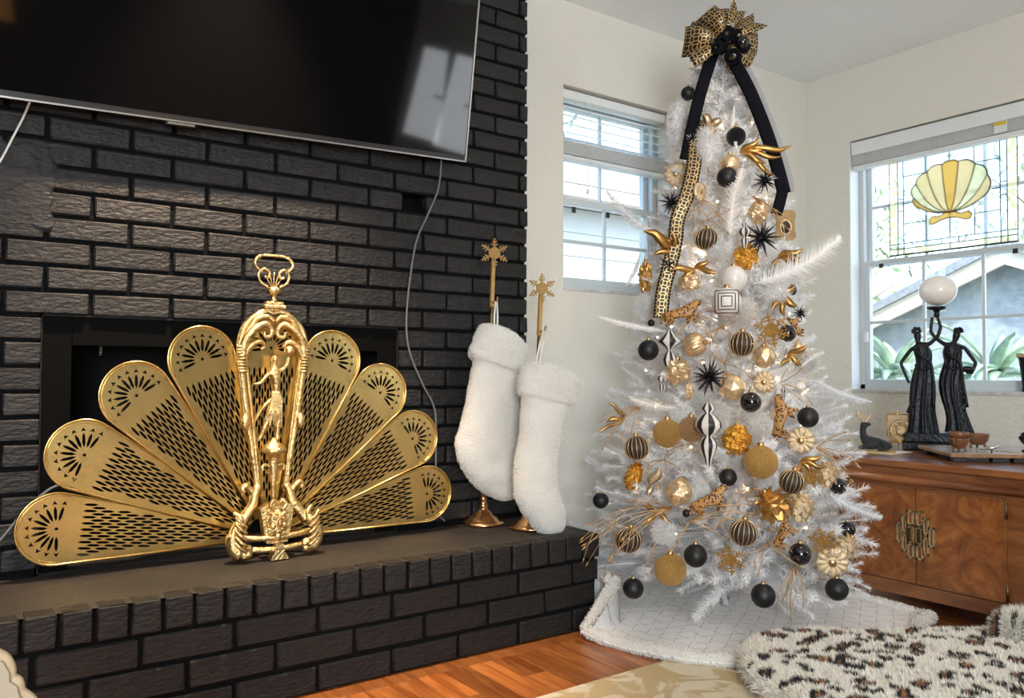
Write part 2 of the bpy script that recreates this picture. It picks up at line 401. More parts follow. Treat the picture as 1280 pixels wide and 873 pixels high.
# far window (single hung, two by two panes in each sash)
w1 = struct(empty('window_1', (2.47, YA+.09, WA[2])))
def wput(o, par): o.location = Vector(o.location)-par.location; o.parent = par; return o
x0, x1, z0, z1 = WA; yw = YA+.085
fr = MB()
for a, b in (((x0, yw, z0), (x0+.028, yw+.06, z1)), ((x1-.028, yw, z0), (x1, yw+.06, z1)), ((x0, yw, z0), (x1, yw+.06, z0+.03)), ((x0, yw, z1-.03), (x1, yw+.06, z1))): fr.box(a, b, bev=.003)
wput(fr.build('frame', 'vinyl'), w1)
MB_ = MB
def sash(par, axis, a0, a1, z0, z1, d, nx, nz, t=.03, matn='vinyl', skip_pane=False):
    """sash in the plane axis=d; a0..a1 along the other axis"""
    def P(a, b): # a=(u,w,z)
        return (a[0], a[1], a[2]) if axis == 'y' else (a[1], a[0], a[2])
    def bx(u0, u1, zz0, zz1, w0, w1, name, mt):
        p, q = (u0, w0, zz0), (u1, w1, zz1)
        if axis == 'x': p, q = (w0, u0, zz0), (w1, u1, zz1)
        wput(MB().box(p, q, bev=.0025).build(name, mt), par)
    bx(a0, a0+t, z0, z1, d, d+.03, 'stile', matn); bx(a1-t, a1, z0, z1, d, d+.03, 'stile', matn)
    bx(a0+t, a1-t, z0, z0+t, d, d+.03, 'rail', matn); bx(a0+t, a1-t, z1-t, z1, d, d+.03, 'rail', matn)
    for i in range(1, nx): u = a0+t+(a1-a0-2*t)*i/nx; bx(u-.0075, u+.0075, z0+t, z1-t, d+.006, d+.022, 'muntin', matn)
    for i in range(1, nz): z = z0+t+(z1-z0-2*t)*i/nz; bx(a0+t, a1-t, z-.0075, z+.0075, d+.007, d+.021, 'muntin', matn)
    bx(a0+t, a1-t, z0+t, z1-t, d+.013, d+.015, 'pane', 'window_glass')
sash(w1, 'y', x0+.028, x1-.028, 1.245, 1.625, yw+.002, 2, 2, matn='vinyl')
sash(w1, 'y', x0+.028, x1-.028, 1.60, z1-.03, yw+.033, 2, 2, t=.026, matn='vinyl')
m = MB()
for xx in (2.27, 2.47): m.box((xx, yw-.004, 1.560), (xx+.018, yw+.003, 1.585))
wput(m.build('sash_latch', 'rubber_black'), w1)
wput(MB().box((x0+.0, YA-.004, z0-.012), (x1, YA+.09, z0+.002), bev=.002).build('sill', 'marble_sill'), w1)

w2 = struct(empty('window_2', (XB+.09, 1.92, WB[2])))
y0, y1, z0, z1 = WB; xw = XB+.085
fr = MB()
for a, b in (((xw, y0, z0), (xw+.06, y0+.03, z1)), ((xw, y1-.03, z0), (xw+.06, y1, z1)), ((xw, y0, z0), (xw+.06, y1, z0+.028)), ((xw, y0, z1-.03), (xw+.06, y1, z1))): fr.box(a, b, bev=.003)
wput(fr.build('frame', 'vinyl'), w2)
sash(w2, 'x', y0+.03, y1-.03, z0+.026, 1.440, xw+.002, 3, 2, t=.026)
sash(w2, 'x', y0+.03, y1-.03, 1.412, z1-.03, xw+.033, 3, 2, t=.026)
m = MB()
for yy in (2.26, 1.63): m.box((xw-.004, yy, 1.398), (xw+.003, yy+.02, 1.42))
wput(m.build('sash_latch', 'rubber_black'), w2)
wput(MB().box((XB-.004, y0-.004, z0-.016), (XB+.09, y1-.01, z0+.002), bev=.002).build('sill', 'marble_sill'), w2)
m = MB(); m.box((XB+.004, y1-.004, z0), (XB+.084, y1+.003, z1)); m.box((XB+.004, y0-.003, z0), (XB+.084, y0+.004, z1))
wput(m.build('reveal', 'white_trim'), w2)
m = MB(); m.box((xw-.012, y1-.048, 1.02), (xw+.002, y1-.026, 1.075), bev=.003)
wput(m.build('stop', 'white_trim'), w2)

# ------------------------------------------------------------------ blinds
b1 = tag(empty('window_blind', (2.47, YA+.045, 2.03)), 'white slatted blind half raised at the far window', 'blind')
def bput(o): o.location = Vector(o.location)-b1.location; o.parent = b1; return o
x0, x1 = WA[0]+.008, WA[1]-.008; yc = YA+.045
bput(MB().box((x0, yc-.028, 2.030), (x1, yc+.028, 2.070), bev=.004).build('headrail', 'blind'))
for i, z in enumerate((2.005, 1.968, 1.931, 1.894, 1.866)):
    bput(MB().box((x0, -.025, -.0013), (x1, .025, .0013), M=T(0, yc, z) @ RX(radians(18 if i < 4 else 8))).build('slat', 'blind'))
for i in range(11):
    bput(MB().box((x0, yc-.025, 1.795+i*.0052), (x1, yc+.025, 1.795+i*.0052+.0026)).build('slat', 'blind'))
bput(MB().box((x0, yc-.026, 1.772), (x1, yc+.026, 1.790), bev=.003).build('bottom_rail', 'blind'))
m = MB()
for xx in (2.285, 2.315): m.tube([(xx, yc-.03, 2.04), (xx+.004, yc-.032, 1.80), (2.297, yc-.034, 1.70)], .0011, 5)
m.tube([(2.297, yc-.034, 1.70), (2.296, yc-.034, 1.655)], .0011, 5)
c = bput(m.build('pull_cord', 'cord_white'))
m = MB(); m.lathe([(.002, .012), (.005, .006), (.006, -.004), (.008, -.012), (.002, -.013)], 10, c=(2.296, yc-.034, 1.645)); o = m.build('tassel', 'white_trim', c)

b2 = tag(empty('window_blind', (XB+.045, 1.92, 2.03)), 'white slatted blind fully raised above the stained glass panel', 'blind')
y0, y1 = WB[0]+.008, WB[1]-.010; xc = XB+.042
def bput2(o): o.location = Vector(o.location)-b2.location; o.parent = b2; return o
bput2(MB().box((XB+.006, y0, 1.985), (XB+.012, y1, 2.052), bev=.002).build('valance', 'blind'))
bput2(MB().box((xc-.028, y0, 2.005), (xc+.028, y1, 2.045), bev=.003).build('headrail', 'blind'))
for i in range(15):
    bput2(MB().box((xc-.025, y0, 1.935+i*.0045), (xc+.025, y1, 1.935+i*.0045+.0024)).build('slat', 'blind'))
bput2(MB().box((xc-.026, y0, 1.912), (xc+.026, y1, 1.931), bev=.003).build('bottom_rail', 'blind'))
m = MB()
for yy in (2.27, 2.22): m.tube([(xc-.03, yy, 2.0), (xc-.031, yy, 1.92)], .001, 5)
m.tube([(xc-.03, 2.305, 2.0), (xc-.034, 2.308, 1.32)], .0016, 5)
for yy in (1.965, 1.945): m.tube([(xc-.03, yy, 2.0), (xc-.031, yy, 1.92)], .001, 5)
bput2(m.build('pull_cord', 'cord_white'))
m = MB(); m.box((xc-.032, 1.635, 1.935), (xc-.0285, 1.69, 1.985), bev=.001); t_ = bput2(m.build('warning_tag', 'white_trim'))
mat('tag_yellow', (0.75, 0.55, 0.03), 0.5)
m = MB(); m.box((xc-.0335, 1.637, 1.968), (xc-.0318, 1.688, 1.983)); o = m.build('warning_strip', 'tag_yellow', t_)

# ------------------------------------------------------------------ stained glass panel with a scallop shell, hung in front of the upper sash
SGX = 3.905
sg = tag(empty('stained_glass_panel', (SGX, 1.91, 1.445)), 'stained glass panel with an amber scallop shell, hung in the right window', 'stained glass')
def sgp(u, z): return (SGX, 1.911-u, z)     # u grows to the right in the picture
SG = Matrix(((0, 0, -1, SGX), (-1, 0, 0, 1.911), (0, 1, 0, 0), (0, 0, 0, 1)))
def sgput(o): o.location = Vector(o.location)-sg.location; o.parent = sg; return o
def sgpiece(poly, mt): sgput(MB().prism(poly, .003, M=SG).build('glass_piece', mt))
lead = MB()
def lead_line(pts, r=.0021): lead.tube([SG @ Vector((u, z, .0015)) for u, z in pts], r, 6)
U0, U1, V0, V1 = -.296, .296, 1.448, 1.950
us = [U0, U0+.043, U0+.072, U1-.072, U1-.043, U1]
# side borders: cream outer strip, clear inner strip
for a, b, mt in ((us[0], us[1], 'glass_cream'), (us[4], us[5], 'glass_cream')):
    sgpiece([(a, V0+.03), (b, V0+.03), (b, V1), (a, V1)], mt)
for a, b in ((us[1], us[2]), (us[3], us[4])):
    for z0, z1 in ((V0+.055, 1.665), (1.665, 1.725), (1.725, V1)): sgpiece([(a, z0), (b, z0), (b, z1), (a, z1)], 'glass_clear_lead'); lead_line([(a, z1), (b, z1)])
sgpiece([(U0, V0), (0, V0), (0, V0+.03), (U0, V0+.03)], 'glass_cream'); sgpiece([(0, V0), (U1, V0), (U1, V0+.03), (0, V0+.03)], 'glass_cream')
for a, b in ((U0, -.04), (-.04, .04), (.04, U1)): sgpiece([(a, V0+.03), (b, V0+.03), (b, V0+.055), (a, V0+.055)], 'glass_clear_lead')
for u in us: lead_line([(u, V0 if u in (U0, U1) else V0+.0), (u, V1)])
lead_line([(U0, V0+.03), (U1, V0+.03)]); lead_line([(U0, V0+.055), (U1, V0+.055)]); lead_line([(U0, V0), (U1, V0)], .004)
lead_line([(-.04, V0+.03), (-.04, V0+.055)]); lead_line([(.04, V0+.03), (.04, V0+.055)]); lead_line([(0, V0), (0, V0+.03)])
gx = [us[2], us[2]+.112, 0, us[3]-.112, us[3]]; gz = [V0+.055, 1.600, 1.700, 1.835, V1]
# shell outline
SC = (0.0, 1.622)
def rib(ang0, ang1, r0, r1): pass
angs = [radians(a) for a in (218, 186, 156, 127, 101, 76, 48, 16, -38)]
def edge(a): return (.176*cos(a), 1.738+.122*sin(a))
shell_cols = ['glass_amber', 'glass_cream', 'glass_opal', 'glass_opal', 'glass_amber', 'glass_opal', 'glass_cream', 'glass_opal']
def cur(a):
    ex, ez = edge(a); cx, cz = SC[0]+.62*(ex-SC[0]), SC[1]+.12*(ez-SC[1]); pts = []
    for k in range(1, 7): q = k/7; pts.append(((1-q)**2*SC[0]+2*q*(1-q)*cx+q*q*ex, (1-q)**2*SC[1]+2*q*(1-q)*cz+q*q*ez))
    return pts
for i in range(8):
    a0, a1 = angs[i], angs[i+1]; arc = []
    for k in range(7):
        a = a0+(a1-a0)*k/6; ex, ez = edge(a); bulge = .010*sin(pi*k/6); arc.append((ex+cos(a)*bulge, ez+sin(a)*bulge))
    poly = ([SC]+cur(a0)+arc+cur(a1)[::-1])[::-1]
    sgput(MB().prism(poly, .0035, M=SG @ T(0, 0, .0015)).build('shell_rib', shell_cols[i]))
    lead_line([SC]+cur(a0)+[edge(a0)], .0026); lead_line(arc, .003)
lead_line([SC]+cur(angs[8])+[edge(angs[8])], .0026)
base = [(-.010, 1.628), (-.05, 1.612), (-.085, 1.615), (-.10, 1.600), (-.095, 1.580), (-.075, 1.578), (-.04, 1.592), (0, 1.600), (.04, 1.592), (.075, 1.578), (.095, 1.582), (.100, 1.602), (.085, 1.617), (.05, 1.612), (.010, 1.628)]
sgput(MB().prism(base, .0035, M=SG @ T(0, 0, .0015)).build('shell_hinge', 'glass_amber')); lead_line(base+[base[0]], .0022); lead_line([(0, 1.628), (0, 1.6)], .002)
for i in range(4):
    for j in range(4): sgpiece([(gx[i], gz[j]), (gx[i+1], gz[j]), (gx[i+1], gz[j+1]), (gx[i], gz[j+1])], 'glass_clear_lead')
def clear_of_shell(u, z): return not ((abs(u) < .18 and 1.63 < z < 1.86 and ((u/.185)**2+((z-1.74)/.115)**2) < 1))
for g in gx[1:4]:
    lead_line([(g, gz[0]), (g, 1.60 if abs(g) < .01 else 1.628)], .002); lead_line([(g, 1.835 if abs(g) > .01 else 1.862), (g, V1)], .002)
for z in gz[1:4]:
    e = .115 if z == gz[1] else (.19 if z == gz[2] else .115)
    lead_line([(gx[0], z), (-e, z)], .002); lead_line([(e, z), (gx[4], z)], .002)
mat('lead', (0.02, 0.022, 0.026), 0.6)
sgput(lead.build('leading', 'lead'))

# ------------------------------------------------------------------ what is seen outdoors
mat('lawn', (0.22, 0.24, 0.14), 0.9, var=0.3, vscale=6)
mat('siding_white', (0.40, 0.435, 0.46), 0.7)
mat('bounce_ground', (0.55, 0.54, 0.50), 0.9, var=.12, vscale=4)  # pale ground put in to bounce sunlight onto the ceiling
mat('siding_grey', (0.30, 0.34, 0.37), 0.8, var=0.12, vscale=12)
mat('roof_shingle', (0.22, 0.24, 0.26), 0.9, var=0.2, vscale=30)
mat('fascia', (0.62, 0.55, 0.46), 0.6)
mat('agave_leaf', (0.36, 0.50, 0.36), 0.5, var=0.25, vscale=9)
mat('tree_leaf', (0.30, 0.40, 0.20), 0.6, var=0.4, vscale=3)
mat('bark', (0.20, 0.16, 0.12), 0.9, bump=.5)
mat('stucco_white', (0.85, 0.85, 0.84), 0.8)
GZ = -0.35
struct(MB().box((-6, YA+.25, GZ-.1), (22, 22, GZ)).build('ground_far', 'lawn'))
struct(MB().box((XB+.25, -8, GZ-.1), (22, YA+.25, GZ)).build('ground_side', 'bounce_ground'))
# white clapboard house close to the far window
nh = tag(empty('neighbour_house', (3.5, 5.3, GZ)), 'white clapboard house wall right outside the far window', 'house')
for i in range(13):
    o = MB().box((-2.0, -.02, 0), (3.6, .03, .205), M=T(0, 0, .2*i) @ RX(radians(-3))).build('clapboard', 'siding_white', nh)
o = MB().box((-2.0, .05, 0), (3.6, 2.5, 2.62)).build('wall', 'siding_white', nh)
o = MB().box((-2.2, -.35, 2.62), (3.8, 2.6, 2.72)).build('eave', 'fascia', nh)
o = MB().add([(-2.2, -.36, 2.72), (3.8, -.36, 2.72), (3.8, 1.3, 3.5), (-2.2, 1.3, 3.5), (-2.2, 2.6, 2.72), (3.8, 2.6, 2.72)], [(0, 1, 2, 3), (3, 2, 5, 4)]).build('roof', 'roof_shingle', nh)
# grey gabled house seen through the right window
gx_ = 9.5
gh = empty('gabled_house', (gx_, 4.4, GZ))
tag(gh, 'grey clapboard house with a low gable outside the right window', 'house')
R_ = on_x(1268, 316, gx_); Lf = on_x(1070, 414, gx_)
ry, rz = R_.y, R_.z; ly, lz = Lf.y, Lf.z; sl = (rz-lz)/(ly-ry)
half = ly-ry+.6; ez = rz-sl*half
poly = [(-half, -GZ+GZ), (half, 0), (half, ez-GZ), (0, rz-GZ), (-half, ez-GZ)]
def house_M(x): return Matrix(((0, 0, 1, x-gx_), (-1, 0, 0, ry-4.4), (0, 1, 0, 0), (0, 0, 0, 1)))
MB().prism(poly, 4.0, M=house_M(gx_+.06)).build('wall', 'siding_grey', gh)
nb = 0
zc = 0.0
while zc < rz-GZ-.15:
    zt = zc+.17; hw = half if zt < ez-GZ else half*(rz-GZ-zt)/(rz-ez)
    if hw > .1: MB().box((-.03, -hw, zc), (.01, hw, zt+.004), M=T(.06, ry-4.4, 0) @ RY(radians(2))).build('clapboard', 'siding_grey', gh)
    zc += .17
for s in (-1, 1):
    L_ = sqrt(half**2+(rz-ez)**2)+.5; ang = atan2(rz-ez, half)
    M_ = T(-.25-(.006 if s > 0 else 0), ry-4.4, rz-GZ+.03) @ RX(-ang*s if s > 0 else ang)
    MB().box((0, -.05 if s > 0 else -L_, -.16), (.05, L_ if s > 0 else .05, 0), M=M_).build('fascia_board', 'fascia', gh)
    MB().box((-.06, 0 if s > 0 else -L_, 0), (4.3, L_ if s > 0 else 0, .09), M=M_).build('roof_slope', 'roof_shingle', gh)
# white rounded garden wall, far right
gw = tag(MB().prism([(0, 0), (2.4, 0), (2.4, 1.35), (1.4, 1.35), (.9, 1.18), (.45, .82), (.12, .4)], .2, M=Matrix(((0, 0, 1, 0), (-1, 0, 0, 0), (0, 1, 0, 0), (0, 0, 0, 1)))).build('garden_wall', 'stucco_white'), 'white garden wall with a curved end outside the right window', 'wall')
p = on_x(1252, 416, 7.6); gw.location = (7.6, p.y, GZ); 
# low white curb under the plants
tag(MB().box((4.98, 0.9, GZ), (5.32, 4.4, .80), bev=.02).build('planter_wall', 'stucco_white'), 'low white planter wall under the agaves outside the right window', 'wall')
def agave(loc, r, n, sd, label):
    t = tag(empty('agave', loc), label, 'plant', 'agaves outside the right window'); rr = random.Random(sd)
    for i in range(n):
        a = i*2.399+rr.uniform(-.2, .2); el = radians(rr.uniform(10, 80)); ln = r*rr.uniform(.75, 1.1); pts = []; m = MB(); w = .045*r/.4
        N_ = 7
        for j in range(N_):
            q = j/(N_-1); e2 = el-q*1.5*(.6 if el > 1 else 1.0)
            if j == 0: p = Vector((.03*cos(a), .03*sin(a), .04))
            else: p = pts[-1]+Vector((cos(e2)*cos(a), cos(e2)*sin(a), sin(e2)))*(ln/(N_-1))
            pts.append(p)
        side = Vector((-sin(a), cos(a), 0)); vs = []; fs = []
        for j, p in enumerate(pts):
            q = j/(N_-1); ww = w*(.7+.6*sin(pi*min(1, q*1.2)))*(1-q)**.6+.001
            vs += [p-side*ww+Vector((0, 0, .012)), p-Vector((0, 0, .008)), p+side*ww+Vector((0, 0, .012)), p+Vector((0, 0, .012))]
        for j in range(N_-1):
            for k in range(4): fs.append((4*j+k, 4*j+(k+1) % 4, 4*j+4+(k+1) % 4, 4*j+4+k))
        m.add(vs, fs, True); m.build('leaf', 'agave_leaf', t)
    return t
agave((5.15, on_x(1118, 430, 5.15).y, .805), .42, 26, 1, 'drooping pale green agave left of the figurine lamp, outside the window')
agave((5.15, on_x(1245, 425, 5.15).y, .805), .42, 26, 2, 'spiky pale green agave right of the figurine lamp, outside the window')
def leafy_tree(loc, h, r, sd, label, nl=700, cols='tree_leaf'):
    t = tag(empty('garden_tree', loc), label, 'tree', 'trees outdoors'); rr = random.Random(sd)
    m = MB(); m.tube([(0, 0, 0), (.05, .04, h*.3), (-.03, .08, h*.6), (.05, .1, h*.85)], [.09, .075, .05, .02], 8)
    for i in range(9):
        a = rr.uniform(0, 6.28); z = h*rr.uniform(.35, .75); m.tube([(0, .05, z), (cos(a)*r*.4, sin(a)*r*.4, z+h*.12), (cos(a)*r*.8, sin(a)*r*.8, z+h*.2)], [.03, .02, .008], 5)
    m.build('trunk', 'bark', t); m = MB()
    for i in range(nl):
        while True:
            d = Vector((rr.uniform(-1, 1), rr.uniform(-1, 1), rr.uniform(-1, 1)))
            if .25 < d.length < 1: break
        c = Vector((d.x*r, d.y*r, h*.72+d.z*h*.34)); u = Vector((rr.uniform(-1, 1), rr.uniform(-1, 1), rr.uniform(-1, 1))).normalized(); w = u.orthogonal().normalized()
        s_ = rr.uniform(.08, .16)
        m.add([c-u*s_, c-w*s_*.4, c+u*s_, c+w*s_*.4], [(0, 1, 2, 3)])
    o = m.build('foliage', cols, t); o['kind'] = 'stuff'
    return t
leafy_tree((12.5, 8.3, GZ), 5.0, 1.8, 1, 'leafy garden tree left of the grey gabled house', 900)
leafy_tree((17, 6.2, GZ), 7.0, 2.4, 2, 'tall garden tree behind the grey gabled house', 900)
leafy_tree((6.0, 9.6, GZ), 7.0, 2.6, 3, 'leafy tree behind the white clapboard house', 900)

# ------------------------------------------------------------------ frame added round the fill lamp, and assumed right-wall window frames out of view (the side fill lamps give their light; their mirror image reaches the picture)
def plain_window(name, loc, rz, w, h, nx, nz):
    r = struct(empty(name, loc, (0, 0, rz)))
    m = MB(); t = .06
    m.box((-w/2-t, 0, -h/2-t), (-w/2, .03, h/2+t)); m.box((w/2, 0, -h/2-t), (w/2+t, .03, h/2+t)); m.box((-w/2, 0, -h/2-t), (w/2, .03, -h/2)); m.box((-w/2, 0, h/2), (w/2, .03, h/2+t))
    m.build('frame', 'white_trim', r); m = MB()
    for i in range(1, nx): x = -w/2+w*i/nx; m.box((x-.012, .0, -h/2), (x+.012, .03, h/2))
    for i in range(1, nz): z = -h/2+h*i/nz; m.box((-w/2, .0, z-.012), (w/2, .03, z+.012))
    m.build('muntin', 'white_trim', r)
plain_window('fill_frame', (-0.95, YB+.02, 1.45), 0, 1.75, 1.5, 3, 3)  # made-up frame round the fill lamp; the wall behind is solid
plain_window('assumed_window_4', (XB-.02, -1.42, 1.62), pi/2, .42, .80, 1, 2)  # assumed from the mirror image in the television; the wall has no opening
plain_window('assumed_window_5', (XB-.02, -1.98, 1.62), pi/2, .46, .80, 1, 2)  # likewise assumed, a bare frame before solid wall
# floor lamp whose warm shade is mirrored in the upper left of the television
fl = tag(empty('floor_lamp', (0.30, -2.25, 0)), 'floor lamp with a warm orange shade, mirrored in the television', 'lamp')
mat('lamp_shade', (.7, .35, .12), .8, emit=(1.0, .42, .10), estr=1.6)
MB().lathe([(.14, 0), (.145, .01), (.12, .025), (.02, .04), (.001, .04)], 24).build('base', 'dark_paint', fl)
MB().tube([(0, 0, .03), (0, 0, 1.5)], .012, 8).build('pole', 'dark_paint', fl)
MB().lathe([(.20, 1.45), (.14, 1.80), (.137, 1.80), (.197, 1.45)], 28).build('shade', 'lamp_shade', fl)

# ------------------------------------------------------------------ television
mat('screen', (0.003, 0.003, 0.0035), 0.05, spec=0.34)
tv_w, tv_h = 1.47, 0.84
tv = tag(empty('television', (1.528, 2.425, 1.603)), 'large black flat screen television tilted down on the brick chimney', 'television')
# local x runs left from the lower right corner, z up the screen
roll, tilt = radians(2.0), radians(-12.0)
tv.rotation_euler = (Matrix.Rotation(tilt, 3, 'X').to_4x4()).to_euler()
tv.matrix_world = T(1.528, 2.425, 1.603) @ RY(-roll) @ RX(-tilt)
MB().box((-tv_w, .001, 0), (0, .035, tv_h), bev=.004).build('housing', 'black_plastic', tv)
MB().box((-tv_w+.009, -.0005, .020), (-.007, .004, tv_h-.009)).build('screen', 'screen', tv)
m = MB(); m.box((-tv_w, -.003, 0), (0, .006, .0045)); m.box((-.0055, -.003, 0), (0, .006, tv_h)); m.box((-tv_w, -.003, 0), (-tv_w+.0055, .006, tv_h)); m.box((-tv_w, -.003, tv_h-.0045), (0, .006, tv_h))
m.build('bezel', 'silver', tv)
MB().box((-tv_w, -.0015, .0045), (0, .004, .018)).build('lower_strip', 'black_plastic', tv)
MB().box((-1.0, -.002, -.010), (-.92, .02, .001), bev=.003).build('logo_bar', 'silver', tv)
MB().box((-1.0, .035, .18), (-.4, .09, .6)).build('wall_mount', 'iron', tv)

# cables on the chimney
def cable(pix, y, r, mt, label, name='cable'):
    pts = [on_y(px, py, yy) for (px, py), yy in zip(pix, y if isinstance(y, (list, tuple)) else [y]*len(pix))]
    # smooth with Catmull-Rom
    out = []
    for i in range(len(pts)-1):
        p0, p1, p2, p3 = pts[max(i-1, 0)], pts[i], pts[i+1], pts[min(i+2, len(pts)-1)]
        for k in range(8):
            t = k/8; out.append(.5*((2*p1)+(p2-p0)*t+(2*p0-5*p1+4*p2-p3)*t*t+(3*p1-p0-3*p2+p3)*t**3))
    out.append(pts[-1]); b = out[-1].copy()
    return tag(MB().tube([p for p in out], r, 8).build(name, mt), label, 'cable')
cable([(552, 196), (548, 235), (535, 268), (521, 300), (513, 345), (508, 400), (512, 440), (528, 480), (541, 505), (545, 530), (545, 600), (548, 640), (556, 652)], [2.46]+[YC-.008]*10+[YC-.012, YC-.015], .0035, 'cable_grey', 'thin grey cable hanging from the right end of the television')
cable([(37, 128), (30, 145), (16, 172), (0, 202), (-25, 240)], [2.44]+[YC-.008]*4, .003, 'cord_white', 'short pale cable hanging below the left end of the television')
cable([(95, 600), (62, 612), (30, 640), (0, 676), (-30, 705)], [YC-.02, YC-.014, YC-.012, YC-.012, YC-.012], .0035, 'cable_grey', 'grey cable curving out from behind the left end of the fan screen')
# ------------------------------------------------------------------ shared helpers for soft and cast things
def catmull(pts, k=6, closed=False):
    P = [Vector(p) for p in pts]; out = []; n = len(P)
    for i in range(n if closed else n-1):
        p0, p1, p2, p3 = (P[i-1] if closed or i else P[i]), P[i], P[(i+1) % n], (P[(i+2) % n] if closed else P[min(i+2, n-1)])
        for j in range(k):
            t = j/k; out.append(.5*((2*p1)+(p2-p0)*t+(2*p0-5*p1+4*p2-p3)*t*t+(3*p1-p0-3*p2+p3)*t**3))
    if not closed: out.append(P[-1])
    return out
def skin(name, nodes, edges, matn, parent, sub=2, root=0):
    me = bpy.data.meshes.new(name); me.from_pydata([n[0] for n in nodes], edges, []); me.update()
    o = link(name, me, matn, parent)
    mod(o, 'SKIN', use_smooth_shade=True)
    sv = me.skin_vertices[0].data
    for i, n in enumerate(nodes):
        r = n[1]; sv[i].radius = r if isinstance(r, tuple) else (r, r); sv[i].use_root = (i == root)
    mod(o, 'SUBSURF', levels=sub, render_levels=sub)
    return o
def fur(name, mb, n, ln, w, matn, parent, seed=1, comb=(0, 0, -.3), spread=.5, zmin=None, keep=None):
    """n single-triangle hairs scattered over the faces of mb"""
    rr = random.Random(seed); tris = []; acc = []; tot = 0
    V = [Vector(v) for v in mb.v]
    for f in mb.f:
        for k in range(1, len(f)-1):
            a, b, c = V[f[0]], V[f[k]], V[f[k+1]]; nn = (b-a).cross(c-a); ar = nn.length
            if ar < 1e-12: continue
            if zmin is not None and nn.z/ar < zmin: continue
            tot += ar; acc.append(tot); tris.append((a, b, c, nn/ar))
    import bisect
    vs = []; fs = []; cv = Vector(comb)
    for i in range(n):
        a, b, c, nn = tris[bisect.bisect_left(acc, rr.random()*tot)]
        u, v = rr.random(), rr.random()
        if u+v > 1: u, v = 1-u, 1-v
        p = a+(b-a)*u+(c-a)*v
        if keep is not None and not keep(p): continue
        d = (nn+cv+Vector((rr.uniform(-1, 1), rr.uniform(-1, 1), rr.uniform(-1, 1)))*spread).normalized()
        l = ln*rr.uniform(.6, 1.25); s = d.orthogonal().normalized(); s = (s*cos(i)+d.cross(s)*sin(i))*w
        q = len(vs); vs += [p-s, p+s, p+d*l]; fs.append((q, q+1, q+2))
    m = MB(); m.v = [tuple(x) for x in vs]; m.f = fs; m.sm = [False]*len(fs)
    o = m.build(name, matn, parent); o['kind'] = 'stuff'
    return o

mat('brass', (0.80, 0.55, 0.20), 0.24, metal=1.0, var=0.14, vscale=30, bump=.05, bscale=60)
mat('brass_cast', (0.80, 0.58, 0.27), 0.30, metal=1.0, bump=.45, bscale=130, var=0.15, vscale=40)
mat('brass_sheet', (0.84, 0.63, 0.24), 0.27, metal=1.0, var=0.16, vscale=7, bump=.05, bscale=30)
mat('gold_glitter', (0.72, 0.44, 0.13), 0.45, metal=0.85, bump=1.0, bscale=420, var=.35, vscale=300)

